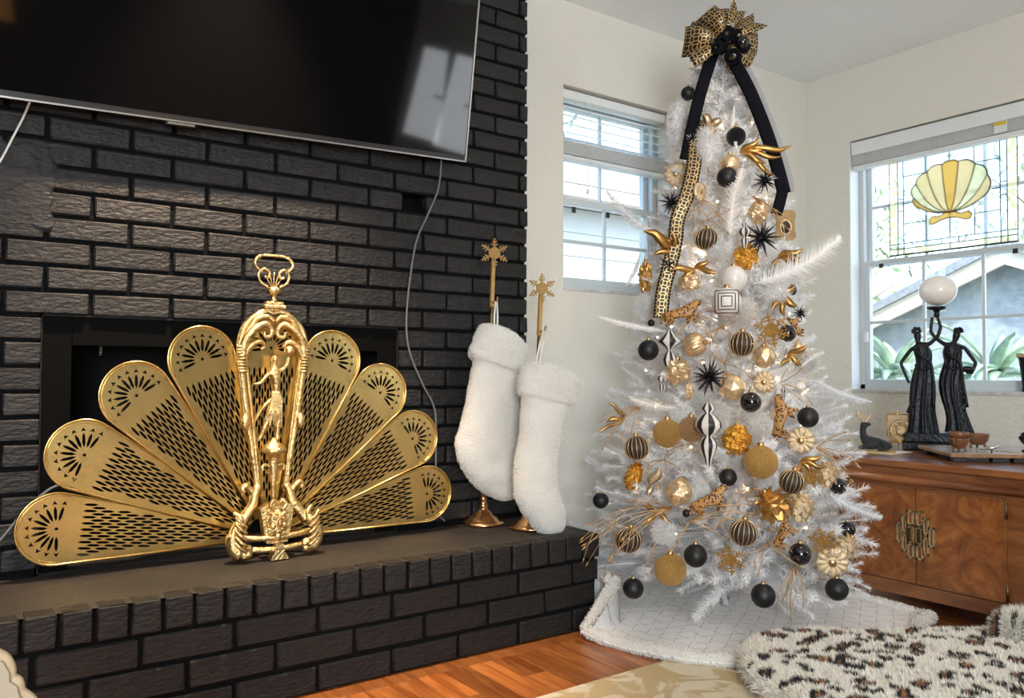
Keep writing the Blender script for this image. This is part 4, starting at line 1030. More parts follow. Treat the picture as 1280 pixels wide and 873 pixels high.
for s in (-1, 1):
    m.tube(catmull([(s*.030, -.008, 0), (s*.034, -.010, .018), (s*.026, -.002, .036), (s*.030, .012, .06)], 5), .003, 6); m.tube(catmull([(s*.034, -.012, .02), (s*.040, -.02, .03), (s*.036, -.024, .042), (s*.028, -.018, .036)], 5), .0025, 6)
m.tube([(-.034, -.008, .030), (.034, -.008, .030)], .004, 6); m.tube([(0, .018, .05), (.0, .055, 0)], .0025, 6); m.tube([(-.028, -.014, .036), (.028, -.014, .036)], .003, 6)
m.build('easel', 'gold_paint', me_)
# tray on blocks
tray = tag(empty('tray', (2.965, 1.46, ZT), (0, 0, radians(45))), 'wooden tray on dark blocks set cornerwise under the bowls', 'tray')
def tput(mb, n, mt): o = mb.build(n, mt); o.parent = tray; return o
# local x runs back along the tray's left edge, local -y along its front edge
TA, TB = .36, .44
tput(MB().box((0, -TB, .018), (TA, 0, .031), bev=.002), 'board', 'tray_wood')
tput(MB().box((.012, -TB+.012, .0308), (TA-.012, -.012, .0325)), 'inlay', 'tray_top')
for xx, yy in ((.02, -.06), (.02, -.19), (.02, -.26), (.02, -.42), (.30, -.06), (.30, -.40)): tput(MB().box((xx, yy, 0), (xx+.035, yy+.045, .018), bev=.002), 'block', 'rubber_black')
ZB = ZT+.0326
# wooden cups and bowls
def bowl(p, r, h, label, feet=3, stacked=None, sc=1.0):
    t = tag(empty('wooden_bowl', (p.x, p.y, ZB)), label, 'bowl', 'small brown bowls on the tray')
    m = MB(); m.lathe([(.3*r, .014), (.62*r, .018), (.9*r, .014+h*.45), (r, .014+h*.9), (1.02*r, .014+h), (.93*r, .014+h), (.82*r, .014+h*.5), (.4*r, .024), (.001, .023)], 24); m.build('bowl', 'bowl_wood', t)
    for k in range(feet):
        a = 2*pi*k/feet+.5; MB().tube(catmull([(.5*r*cos(a), .5*r*sin(a), .022), (.7*r*cos(a), .7*r*sin(a), .012), (.6*r*cos(a), .6*r*sin(a), .003)], 4), .0045, 6).build('foot', 'bowl_wood', t)
    if stacked:
        m = MB(); m.lathe([(.5*r, .014+h), (.95*r, .016+h), (r*1.02, .014+h*1.55), (r*.96, .014+h*1.6), (.8*r, .02+h), (.001, .019+h)], 24); m.build('upper_cup', 'bowl_wood', t)
        for s in (-1, 1): MB().tube(catmull([(s*.95*r, 0, .014+h), (s*1.25*r, 0, .014+h*.95), (s*1.2*r, 0, .014+h*.55), (s*.92*r, 0, .014+h*.5)], 5), .0032, 6).build('handle', 'bowl_wood', t)
    return t
bowl(on_z(1199, 566, ZB), .033, .038, 'two-tier brown cup with little handles in front of the lamp', 3, True)
bowl(on_z(1222, 561, ZB), .040, .042, 'plain brown three-footed bowl right of the two-tier cup', 3)
# little bird and twigs
bp_ = on_z(1239, 567, ZB)
br = tag(empty('bird_figurine', (bp_.x, bp_.y, ZB), (0, 0, radians(-60))), 'tiny pale metal bird on the tray right of the bowls', 'figurine')
skin('body', [((0, 0, .018), (.008, .008)), ((.018, 0, .024), (.005, .005)), ((.030, 0, .032), (.0022, .003)), ((-.018, 0, .016), (.005, .005)), ((-.036, 0, .014), (.002, .004))], [(0, 1), (1, 2), (0, 3), (3, 4)], 'silver', br)
m = MB(); m.tube([(.002, .004, 0), (.002, .003, .014)], .002, 5); m.build('leg', 'dark_brass', br)
tw = on_z(1262, 567, ZB)
tag(MB().tube(catmull([(-.06, .02, .004), (-.02, .004, .006), (.03, -.006, .004), (.08, -.02, .005)], 5), .0022, 6).build('brass_rod', 'antique_brass'), 'thin brass rod lying on the tray beside the bird', 'rod')
bpy.data.objects['brass_rod'].location = (tw.x, tw.y, ZB)
bpy.data.objects['brass_rod'].rotation_euler = (0, 0, radians(-70))
# black urn at the edge of the picture
up_ = on_z(1287, 564, ZB)
ur = tag(empty('black_urn', (up_.x-.05, up_.y-.02, ZB)), 'small glossy black urn at the right end of the tray', 'urn')
m = MB(); m.lathe([(.024, 0), (.026, .004), (.014, .012), (.010, .020), (.026, .034), (.034, .048), (.034, .054), (.026, .060), (.028, .066), (.014, .074), (.018, .080), (.004, .088), (.001, .094)], 24); m.build('bowl', 'bronze_black', ur)
for s in (-1, 1): MB().tube(catmull([(s*.030, 0, .052), (s*.042, 0, .058), (s*.042, 0, .044), (s*.026, 0, .036)], 5), .003, 6).build('handle', 'bronze_black', ur)
# dark beaker on the window sill at the edge of the picture
gb = on_z(1283, 487, WB[2]+.002)
gl = tag(empty('bronze_beaker', (XB+.03, on_x(1284, 480, XB+.03).y, WB[2]+.002)), 'dark bronze beaker with a tan rim on the right window sill', 'beaker')
m = MB(); m.lathe([(.020, 0), (.022, .004), (.018, .02), (.022, .06), (.030, .13), (.038, .165), (.034, .165), (.024, .10), (.001, .03)], 20); m.build('cup', 'bronze_black', gl)
m = MB(); m.lathe([(.0385, .150), (.040, .158), (.0395, .168), (.036, .168)], 20); m.build('rim', 'tan_board', gl)

# lamp with two women holding up a globe
def to_lamp(px, py, dx=0.0): # picture position -> local coordinates in the lamp's own plane (facing the camera side)
    p = on_plane(px, py)
    return p
lb = on_z(1168, 553, ZT)
lamp_o = Vector((3.40, lb.y*3.40/lb.x, ZT))
fd = Vector((lamp_o.x, lamp_o.y, 0)).normalized(); rt = Vector((fd.y, -fd.x, 0))     # away from the room's middle / to the right
def LP(px, py, dd=0.0):
    d = ray(px, py); o0 = Vector((0, 0, CAM_H)); t = (lamp_o-o0).dot(fd)/d.dot(fd); p = o0+d*t-lamp_o
    return (p.dot(rt), dd, p.z)
LM = tag(empty('figurine_lamp', tuple(lamp_o), (0, 0, atan2(rt.y, rt.x))), 'black lamp of two draped women holding up a white glass globe', 'lamp')
def S6(x, y, dd=0.0): return LP(1100+x/3.793, 330+y/3.793, dd)
bl, brr = S6(120, 850), S6(345, 850)
zt_ = S6(240, 800)[2]
m = MB(); m.box((bl[0]-.01, -.055, 0), (brr[0]+.045, .055, zt_*.45), bev=.004); m.box((bl[0]+.0, -.047, zt_*.45), (brr[0]+.035, .047, zt_), bev=.004); m.build('base', 'bronze_black', LM)
def R3(v): return v
# left woman
W1 = [(S6(205, 520), (.026, .022)), (S6(208, 470), (.021, .017)), (S6(205, 420), (.026, .018)), (S6(192, 392), (.026, .016)), (S6(180, 372), (.009, .009)), (S6(178, 345), (.014, .016)), (S6(176, 318), (.014, .016)),
      (S6(238, 378), .009), (S6(275, 342, -.006), .0085), (S6(288, 300, -.006), .0075), (S6(272, 250, -.004), .0065),
      (S6(148, 405), .009), (S6(98, 470), .0078), (S6(132, 552, -.012), .0062), (S6(140, 565, -.02), .006),
      (S6(205, 590), (.032, .025)), (S6(200, 660), (.034, .026)), (S6(195, 730), (.034, .026)), (S6(205, 785), (.036, .030)), (S6(150, 680, -.01), .014), (S6(128, 708, -.012), .006)]
skin('woman', W1, [(0, 1), (1, 2), (2, 3), (3, 4), (4, 5), (5, 6), (3, 7), (7, 8), (8, 9), (9, 10), (3, 11), (11, 12), (12, 13), (13, 14), (0, 15), (15, 16), (16, 17), (17, 18), (15, 19), (19, 20)], 'bronze_black', LM)
W2 = [(S6(338, 520), (.026, .022)), (S6(345, 460), (.022, .018)), (S6(340, 420), (.026, .018)), (S6(340, 395), (.028, .017)), (S6(352, 372), (.009, .009)), (S6(362, 345), (.015, .016)), (S6(366, 318), (.015, .016)),
      (S6(300, 378), .009), (S6(262, 350, .006), .0085), (S6(240, 320, .006), .0078), (S6(248, 250, .004), .0065),
      (S6(400, 395), .009), (S6(455, 470), .0080), (S6(435, 520, -.012), .0062), (S6(405, 512, -.022), .006),
      (S6(335, 590), (.032, .025)), (S6(350, 660), (.030, .024)), (S6(368, 720), (.026, .022)), (S6(378, 785), (.034, .028))]
skin('woman', W2, [(0, 1), (1, 2), (2, 3), (3, 4), (4, 5), (5, 6), (3, 7), (7, 8), (8, 9), (9, 10), (3, 11), (11, 12), (12, 13), (13, 14), (0, 15), (15, 16), (16, 17), (17, 18)], 'bronze_black', LM)
for hx, hy in ((173, 320), (372, 322)):
    c = S6(hx, hy); m = MB(); rr = random.Random(hx)
    for i in range(26):
        a, b = rr.uniform(0, 6.28), rr.uniform(-.3, 1.2); m.ball((c[0]+.015*cos(a)*cos(b), .004+.016*sin(a)*cos(b), c[2]+.017*sin(b)), .006, 6, 4)
    m.build('hair', 'bronze_black', LM)
def gown(rows, sd, nf=9):
    """rows: (centre x, y, half width) in crop pixels down the figure"""
    n = 72; m = MB(); K = catmull([(a, b, c) for a, b, c in rows], 6); rr = random.Random(sd); ph = rr.uniform(0, 6)
    vs = []
    for i, k in enumerate(K):
        q = i/(len(K)-1); p = S6(k.x, k.y); hw = k.z*.00088
        for j in range(n):
            a = 2*pi*j/n; f = 1+(.03+.13*q)*sin(nf*a+ph+2.2*sin(q*3+a))+.05*q*sin(2*nf*a+q*5); vs.append((p[0]+hw*f*cos(a), hw*.82*f*sin(a), p[2]))
    m.add(vs, [(i*n+j, (i+1)*n+j, (i+1)*n+(j+1) % n, i*n+(j+1) % n) for i in range(len(K)-1) for j in range(n)], True)
    m.build('gown', 'bronze_black', LM)
gown([(193, 388, 30), (200, 410, 38), (206, 440, 36), (208, 470, 33), (206, 510, 40), (205, 560, 48), (203, 620, 50), (200, 690, 49), (204, 745, 52), (206, 800, 60)], 3)
gown([(342, 388, 30), (342, 410, 40), (343, 440, 38), (345, 465, 35), (340, 510, 42), (334, 560, 44), (340, 620, 43), (356, 690, 39), (370, 745, 42), (378, 800, 54)], 4)
for cx, lean, sd in ((205, 0, 3), (345, 30, 4)):
    m = MB(); rr = random.Random(sd)
    for i in range(7):
        p = S6(cx+44+rr.uniform(-4, 6)+lean*.8*(i/7), 590+i*30); m.ball((p[0], -.006, p[2]), .010, 8, 6, sc=(1, .7, 1.3))
    m.tube(catmull([S6(cx-40, 400, -.02), S6(cx-5, 440, -.034), S6(cx+35, 470, -.03), S6(cx+48, 560, -.03), S6(cx+50+lean*.6, 680, -.03)], 5), .006, 6)
    m.tube(catmull([S6(cx-38, 480, -.02), S6(cx, 500, -.038), S6(cx+42, 490, -.024)], 5), .005, 6)
    m.build('sash', 'bronze_black', LM)
c = S6(415, 500, -.024); MB().ball(c, .018, 14, 8, sc=(1.4, .8, .75), fn=lambda t, a: 1+.06*sin(7*a)).build('shell_basket', 'bronze_black', LM)
for hx, hy in ((258, 245), (262, 250)):
    pass
c = S6(262, 232); top = S6(268, 205)
m = MB(); m.lathe([(.010, c[2]-.02), (.013, c[2]-.006), (.009, c[2]), (.016, c[2]+.010), (.030, top[2]-.012), (.037, top[2]-.006), (.038, top[2]+.001), (.030, top[2]+.002)], 20, c=(top[0], 0, 0)); m.build('socket', 'bronze_black', LM)
gc = S6(275, 127); gr = abs(S6(183, 127)[0]-S6(370, 127)[0])/2
MB().ball(gc, gr, 32, 20, sc=(1, 1, .86)).build('globe', 'opal_globe', LM)

# ------------------------------------------------------------------ tree skirt, rug, leopard throw
TX, TY = 2.385, 2.005
def skirt_mat():
    m = bpy.data.materials.new('skirt_plush'); m.use_nodes = True; nt = m.node_tree; N = nt.nodes; L = nt.links; b = N['Principled BSDF']
    b.inputs['Roughness'].default_value = .95; b.inputs['Sheen Weight'].default_value = .4
    tc = N.new('ShaderNodeTexCoord')
    # silver thread in a tumbling-block print: three families of lines, interrupted
    acc = None
    for k, ang in enumerate((0, 60, 120)):
        mp = N.new('ShaderNodeMapping'); mp.inputs['Rotation'].default_value = (0, 0, radians(ang)); L.new(tc.outputs['Object'], mp.inputs[0])
        sx = N.new('ShaderNodeSeparateXYZ'); L.new(mp.outputs[0], sx.inputs[0])
        def math_(op, a, b_=None):
            n = N.new('ShaderNodeMath'); n.operation = op
            for i, v in enumerate((a, b_)):
                if v is None: continue
                if isinstance(v, (int, float)): n.inputs[i].default_value = v
                else: L.new(v, n.inputs[i])
            return n.outputs[0]
        S = .052
        u = math_('DIVIDE', sx.outputs[0], S); fl = math_('FLOOR', u); fr = math_('FRACT', u)
        line = math_('LESS_THAN', math_('ABSOLUTE', math_('SUBTRACT', fr, .5)), .026)
        v = math_('ADD', math_('DIVIDE', sx.outputs[1], S*1.1547), math_('MULTIPLY', fl, .5))
        seg = math_('LESS_THAN', math_('FRACT', math_('DIVIDE', v, 1.5)), .667)
        ln = math_('MULTIPLY', line, seg)
        acc = ln if acc is None else math_('MAXIMUM', acc, ln)
    mx = N.new('ShaderNodeMix'); mx.data_type = 'RGBA'; mx.inputs['A'].default_value = (.92, .90, .88, 1); mx.inputs['B'].default_value = (.50, .50, .52, 1); L.new(acc, mx.inputs['Factor'])
    L.new(mx.outputs['Result'], b.inputs['Base Color'])
    nz = N.new('ShaderNodeTexNoise'); nz.inputs['Scale'].default_value = 220; L.new(tc.outputs['Object'], nz.inputs['Vector'])
    bp = N.new('ShaderNodeBump'); bp.inputs['Strength'].default_value = .5; bp.inputs['Distance'].default_value = .004; L.new(nz.outputs[0], bp.inputs['Height']); L.new(bp.outputs[0], b.inputs['Normal'])
    MAT['skirt_plush'] = m
skirt_mat()
def skirt_pt(r, a):
    x, y = TX+r*cos(a), TY+r*sin(a)
    q = r/.67
    z = .012+.020*(1-q)+.016*(q**2)*(.5+.5*sin(5*a+1.3*sin(2*a)))*(1-.45*q)+.010*noise.noise(Vector((x*5, y*5, 1)))
    # gathered against the hearth
    lim = XR+.030
    if y > YH-.06 and x < lim:
        over = lim-x; x = lim+.014*sin(y*60)+.01*noise.noise(Vector((y*20, 0, 0))); z += over*.85
    if x > CX-.02: x = CX-.02-.0
    # the opening corner on the cabinet side is turned out square
    return Vector((x, y, max(z, .008)))
def skirt_R(a):
    d = (math.degrees(a) % 360)
    r = .665+.012*sin(7*a)
    if 288 < d < 345: r += .07*exp(-((d-318)/16)**2)
    return r
NA, NR = 220, 44
m = MB(); vs = []
for j in range(NR):
    for i in range(NA):
        a = 2*pi*i/NA; vs.append(skirt_pt(.024+(skirt_R(a)-.024)*j/(NR-1), a))
m.add(vs, [(j*NA+i, j*NA+(i+1) % NA, (j+1)*NA+(i+1) % NA, (j+1)*NA+i) for j in range(NR-1) for i in range(NA)], True)
sk_root = tag(empty('tree_skirt', (TX, TY, 0)), 'white plush tree skirt with silver block print spread under the tree', 'tree skirt')
def skput(o): o.location = -sk_root.location; o.parent = sk_root; return o
sk = skput(m.build('cloth', 'skirt_plush')); mod(sk, 'SOLIDIFY', thickness=.006, offset=-1)
bm_ = MB(); rim = []
for i in range(NA):
    a = 2*pi*i/NA; p = skirt_pt(skirt_R(a)-.02, a); rim.append((p.x, p.y, p.z+.006))
bm_.tube(rim, [.021+.005*noise.noise(Vector((cos(i*.2)*4, sin(i*.2)*4, 0))) for i in range(NA)], 10, closed=True, flat=.8)
rb = skput(bm_.build('fur_border', 'white_plush'))
f1 = fur('border_pile', bm_, 26000, .0072, .0016, 'plush_hair', None, 4, (0, 0, -.2), .7, keep=lambda p: p.z > .002); f1.parent = rb
f2 = fur('cloth_pile', m, 26000, .006, .0011, 'plush_hair', None, 6, (0, 0, 0), .8, keep=lambda p: (p.x+.6*p.y) < 4.6 and p.length > 0); f2.parent = sk; f2.location = (0, 0, 0)

def rug_mat():
    m = bpy.data.materials.new('rug_wool'); m.use_nodes = True; nt = m.node_tree; N = nt.nodes; L = nt.links; b = N['Principled BSDF']
    tc = N.new('ShaderNodeTexCoord'); n = N.new('ShaderNodeTexNoise'); n.inputs['Scale'].default_value = 7.5; n.inputs['Detail'].default_value = 3.5; n.inputs['Distortion'].default_value = 1.6
    L.new(tc.outputs['Object'], n.inputs['Vector']); r = N.new('ShaderNodeValToRGB'); e = r.color_ramp.elements
    e[0].position = .47; e[0].color = (.58, .44, .24, 1); e[1].position = .54; e[1].color = (.74, .66, .49, 1); L.new(n.outputs[0], r.inputs[0]); L.new(r.outputs[0], b.inputs['Base Color'])
    b.inputs['Roughness'].default_value = .95; nz = N.new('ShaderNodeTexNoise'); nz.inputs['Scale'].default_value = 300; L.new(tc.outputs['Object'], nz.inputs['Vector'])
    bp = N.new('ShaderNodeBump'); bp.inputs['Strength'].default_value = .6; bp.inputs['Distance'].default_value = .004; L.new(nz.outputs[0], bp.inputs['Height']); L.new(bp.outputs[0], b.inputs['Normal'])
    MAT['rug_wool'] = m
rug_mat()
tag(MB().box((.55, -.6, .0005), (2.75, 1.715, .010), bev=.003).build('area_rug', 'rug_wool'), 'beige and gold patterned area rug on the wood floor', 'rug')

def leopard_mat():
    m = bpy.data.materials.new('leopard'); m.use_nodes = True; nt = m.node_tree; N = nt.nodes; L = nt.links; b = N['Principled BSDF']
    tc = N.new('ShaderNodeTexCoord'); mp = N.new('ShaderNodeMapping'); mp.inputs['Scale'].default_value = (1, 1.0, 0); L.new(tc.outputs['Object'], mp.inputs[0])
    nz = N.new('ShaderNodeTexNoise'); nz.inputs['Scale'].default_value = 34; nz.inputs['Detail'].default_value = 2; L.new(mp.outputs[0], nz.inputs['Vector'])
    ad = N.new('ShaderNodeMix'); ad.data_type = 'VECTOR'; ad.inputs['Factor'].default_value = .035; L.new(mp.outputs[0], ad.inputs[4]); L.new(nz.outputs['Color'], ad.inputs[5])
    v = N.new('ShaderNodeTexVoronoi'); v.inputs['Scale'].default_value = 17.5; v.inputs['Randomness'].default_value = .9; L.new(ad.outputs[1], v.inputs['Vector'])
    r = N.new('ShaderNodeValToRGB'); r.color_ramp.interpolation = 'LINEAR'; e = r.color_ramp.elements
    e[0].position = .0; e[0].color = (.42, .20, .08, 1); e[1].position = .50; e[1].color = (.90, .86, .77, 1)
    for p, c in ((.20, (.40, .18, .07, 1)), (.25, (.012, .012, .014, 1)), (.44, (.012, .012, .014, 1))): k = e.new(p); k.color = c
    # rings are broken: noise lifts the distance
    n2 = N.new('ShaderNodeTexNoise'); n2.inputs['Scale'].default_value = 26; n2.inputs['Detail'].default_value = 1; L.new(mp.outputs[0], n2.inputs['Vector'])
    ma = N.new('ShaderNodeMath'); ma.operation = 'MULTIPLY_ADD'; ma.inputs[1].default_value = .85; ma.inputs[2].default_value = -.36; L.new(n2.outputs[0], ma.inputs[0])
    sm = N.new('ShaderNodeMath'); sm.operation = 'ADD'; L.new(v.outputs['Distance'], sm.inputs[0]); L.new(ma.outputs[0], sm.inputs[1])
    L.new(sm.outputs[0], r.inputs[0]); L.new(r.outputs[0], b.inputs['Base Color']); b.inputs['Roughness'].default_value = .9; b.inputs['Sheen Weight'].default_value = .3
    MAT['leopard'] = m
leopard_mat()
# thick leopard throw: outline on the floor plane, rounded slab
ol = [on_z(x, y, .075) for x, y in ((926, 812), (945, 797), (1000, 790), (1080, 793), (1180, 792), (1290, 787))]
ol += [Vector((3.0, .80, .075)), Vector((2.4, .45, .075)), Vector((1.75, .62, .075)), Vector((1.50, .98, .075))]+[on_z(985, 873, .075), on_z(948, 845, .075)]
oc = catmull([(p.x, p.y, 0) for p in ol], 7, closed=True); cen = sum(oc, Vector((0, 0, 0)))/len(oc)
m = MB(); n = len(oc); prof = [(1.0, .012), (1.012, .030), (1.008, .052), (.985, .068), (.95, .076), (.88, .080), (.7, .082), (.45, .083), (.2, .083)]
vs = []
for s, z in prof:
    for p in oc:
        q = cen+(p-cen)*s; vs.append((q.x, q.y, z+.008*noise.noise(Vector((q.x*6, q.y*6, 0)))*(1 if z > .03 else .2)))
fs = [(j*n+i, j*n+(i+1) % n, (j+1)*n+(i+1) % n, (j+1)*n+i) for j in range(len(prof)-1) for i in range(n)]
fs.append(tuple((len(prof)-1)*n+i for i in range(n))); fs.append(tuple(range(n-1, -1, -1)))
# make it counter clockwise seen from above
ar = sum(oc[i].x*oc[(i+1) % n].y-oc[(i+1) % n].x*oc[i].y for i in range(n))
if ar < 0: fs = [tuple(reversed(f)) for f in fs]
m.add(vs, fs, True)
th = tag(empty('leopard_throw', (cen.x, cen.y, .010)), 'shaggy leopard print plush bed with a white edge on the rug', 'pet bed')
TO = Vector((-cen.x, -cen.y, 0))
# the print lies on top, the side is white plush
top = MB(); top.v = m.v; top.f = [f for f in m.f if len(f) < 10 and min(m.v[i][2] for i in f) > .050] + [f for f in m.f if len(f) > 10 and m.v[f[0]][2] > .05]; top.sm = [True]*len(top.f)
side = MB(); side.v = m.v; side.f = [f for f in m.f if f not in set(top.f)]; side.sm = [True]*len(side.f)
def thput(o, par=None): o.location = TO if par is None else (0, 0, 0); o.parent = par or th; return o
a_ = thput(top.build('printed_top', 'leopard')); b_ = thput(side.build('plush_side', 'white_plush'))
g1 = fur('printed_pile', top, 90000, .0145, .0016, 'leopard', None, 8, (.35, .55, -.1), .45); thput(g1, a_)
g2 = fur('side_pile', side, 22000, .020, .0016, 'plush_hair', None, 9, (0, 0, -.3), .6, keep=lambda p: p.z > .014); thput(g2, b_)
# raised bolster at the far right end of the bed
bo = [on_z(1262, 797, .10), on_z(1275, 790, .10), on_z(1310, 792, .10), on_z(1360, 800, .10)]
bm2 = MB(); bm2.tube(catmull([(p.x, p.y, .105) for p in bo], 6), [.02]+[.042]*17+[.03], 12)
bo_ = thput(bm2.build('bolster', 'leopard'))
g3 = fur('bolster_pile', bm2, 9000, .026, .0016, 'leopard', None, 10, (0, 0, .1), .5); thput(g3, bo_)

# ------------------------------------------------------------------ carved cream chair just reaching into the lower left corner
mat('cream_paint', (.42, .33, .21), .45, var=.1, vscale=20)
mat('cream_cloth', (.36, .30, .22), .8)
YCH = .78
cp = [on_y(x, y, YCH) for x, y in ((-330, 905), (-300, 850), (-220, 800), (-130, 775), (-50, 795), (-14, 814), (2, 822), (9, 834), (10, 846), (19, 852), (22, 864), (36, 875), (52, 905), (48, 990), (-320, 990))]
ch = tag(empty('carved_chair', (cp[0].x*.5+cp[12].x*.5, YCH, 0)), 'cream carved chair back reaching into the lower left corner', 'chair')
CO = Vector((ch.location.x, 0, 0))
m = MB(); m.prism([(p.x-CO.x, p.z) for p in cp][::-1], .03, M=T(0, .015, 0) @ FRONT); m.build('backrest', 'cream_cloth', ch)
m = MB(); m.tube(catmull([(p.x-CO.x, -.005, p.z) for p in cp[:13]], 5), .006, 8); m.build('crest_rail', 'cream_paint', ch)
for i in (6, 9): MB().ball((cp[i].x-CO.x-.004, -.010, cp[i].z-.004), .005, 10, 6, fn=lambda t, a: 1+.1*sin(5*a)).build('carved_rosette', 'cream_paint', ch)
xl, xr, zb = cp[-1].x-CO.x, cp[-2].x-CO.x, cp[-1].z
for x in (xl+.02, xr-.02):
    MB().tube([(x, 0, zb+.02), (x, -.01, .42), (x, .01, 0)], [.018, .02, .014], 8).build('rear_leg', 'cream_paint', ch)
    MB().tube(catmull([(x, -.42, .40), (x, -.43, .25), (x, -.41, .1), (x, -.43, 0)], 4), [.024]*4+[.02]*4+[.013]*5, 8).build('front_leg', 'cream_paint', ch)
MB().box((xl-.02, -.46, .38), (xr+.02, .0, .46), bev=.025).build('seat', 'cream_cloth', ch)
# ------------------------------------------------------------------ white Christmas tree
mat('needle_white', (.95, .955, .97), .4, sheen=.2, spec=.7)
mat('pole_white', (.72, .73, .75), .4)
mat('ball_matte_black', (.007, .0075, .009), .48)
mat('ball_gloss_black', (.006, .006, .008), .06, coat=.6)
mat('ball_sparkle_black', (.010, .010, .011), .3, bump=1.0, bscale=22, metal=.3)
mat('stripe_black', (.030, .022, .018), .55)
mat('stripe_gold', (.78, .58, .32), .35, metal=.9)
mat('cap_gold', (.66, .46, .22), .3, metal=1.0)
mat('glitter_gold', (.54, .27, .05), .42, metal=.6, bump=1.0, bscale=24, col2=(.95, .64, .24), vscale=26, detail=1)
mat('foil_gold', (.84, .46, .08), .24, metal=.95, bump=.6, bscale=9)
mat('champagne', (.88, .65, .40), .28, metal=.75, var=.2, vscale=5, bump=.25, bscale=8)
mat('champagne_pale', (.80, .64, .42), .38, metal=.6, var=.15, vscale=6, bump=.4, bscale=14)
mat('copper_glitter', (.62, .38, .20), .45, metal=.6, bump=1.0, bscale=26, var=.4, vscale=30)
mat('gold_leaf', (.64, .38, .12), .36, metal=.85, var=.25, vscale=25)
mat('gold_twig', (.66, .42, .20), .4, metal=.7)
mat('pearl', (.80, .76, .72), .3, coat=.5)
mat('paint_white', (.80, .77, .72), .4)
mat('paint_black', (.014, .014, .016), .4)
mat('star_black', (.008, .009, .016), .35)
mat('velvet', (.0025, .003, .007), .75, spec=.15)
mat('ribbon_grey', (.34, .35, .36), .7)
mat('feather_white', (.88, .87, .86), .7, sheen=.2)
mat('feather_cream', (.84, .80, .75), .75, sheen=.2)
mat('feather_grey', (.70, .73, .76), .6, sheen=.2)
mat('bulb_warm', (1, .8, .5), .4, emit=(1.0, .62, .28), estr=30)
def spots_mat():
    m = bpy.data.materials.new('cheetah'); m.use_nodes = True; nt = m.node_tree; N = nt.nodes; L = nt.links; b = N['Principled BSDF']
    tc = N.new('ShaderNodeTexCoord'); v = N.new('ShaderNodeTexVoronoi'); v.inputs['Scale'].default_value = 125; v.inputs['Randomness'].default_value = .75; L.new(tc.outputs['Object'], v.inputs['Vector'])
    r = N.new('ShaderNodeValToRGB'); r.color_ramp.interpolation = 'CONSTANT'; e = r.color_ramp.elements; e[0].color = (.012, .009, .008, 1); e[1].position = .42; e[1].color = (.52, .26, .08, 1)
    L.new(v.outputs['Distance'], r.inputs[0]); L.new(r.outputs[0], b.inputs['Base Color']); b.inputs['Roughness'].default_value = .5; MAT['cheetah'] = m
spots_mat()
def ribbon_mat():
    m = bpy.data.materials.new('ribbon_print'); m.use_nodes = True; nt = m.node_tree; N = nt.nodes; L = nt.links; b = N['Principled BSDF']
    uv = N.new('ShaderNodeUVMap'); fr = N.new('ShaderNodeVectorMath'); fr.operation = 'FRACTION'; L.new(uv.outputs[0], fr.inputs[0]); acc = None
    for cx in (0, 1):
        for cy in (0, 1):
            d = N.new('ShaderNodeVectorMath'); d.operation = 'DISTANCE'; d.inputs[1].default_value = (cx, cy, 0); L.new(fr.outputs[0], d.inputs[0])
            for rad in (.707, .30):
                s = N.new('ShaderNodeMath'); s.operation = 'SUBTRACT'; s.inputs[1].default_value = rad; L.new(d.outputs['Value'], s.inputs[0])
                a = N.new('ShaderNodeMath'); a.operation = 'ABSOLUTE'; L.new(s.outputs[0], a.inputs[0]); c = N.new('ShaderNodeMath'); c.operation = 'LESS_THAN'; c.inputs[1].default_value = .042 if rad > .5 else .035; L.new(a.outputs[0], c.inputs[0])
                if acc is None: acc = c.outputs[0]
                else:
                    mx = N.new('ShaderNodeMath'); mx.operation = 'MAXIMUM'; L.new(acc, mx.inputs[0]); L.new(c.outputs[0], mx.inputs[1]); acc = mx.outputs[0]
    mx = N.new('ShaderNodeMix'); mx.data_type = 'RGBA'; mx.inputs['A'].default_value = (.012, .008, .006, 1); mx.inputs['B'].default_value = (.72, .52, .24, 1); L.new(acc, mx.inputs['Factor']); L.new(mx.outputs['Result'], b.inputs['Base Color'])
    ml = N.new('ShaderNodeMath'); ml.operation = 'MULTIPLY'; ml.inputs[1].default_value = .7; L.new(acc, ml.inputs[0]); L.new(ml.outputs[0], b.inputs['Metallic']); b.inputs['Roughness'].default_value = .45
    MAT['ribbon_print'] = m
ribbon_mat()

PROF = [(.10, .44), (.17, .47), (.32, .49), (.465, .455), (.76, .37), (1.05, .305), (1.35, .255), (1.64, .19), (1.94, .11), (2.08, .05), (2.2, .02)]
def TR(z):
    if z <= PROF[0][0]: return PROF[0][1]
    for (a, ra), (b, rb_) in zip(PROF, PROF[1:]):
        if z <= b: return ra+(rb_-ra)*(z-a)/(b-a)
    return PROF[-1][1]
def on_tree(px, py, off=0.0):
    d = ray(px, py); o = Vector((0, 0, CAM_H)); ax = Vector((TX, TY, 0)); best = None; bd = 9
    for i in range(400):
        t = 1.9+i*.004; p = o+d*t; r = sqrt((p.x-TX)**2+(p.y-TY)**2)
        if r-TR(p.z) < off: return p
        if r < bd: bd = r; best = p
    return best
def pxm(p): return (Vector(p)-Vector((0, 0, CAM_H))).dot(_F)/CAM_F     # metres per photo pixel at p

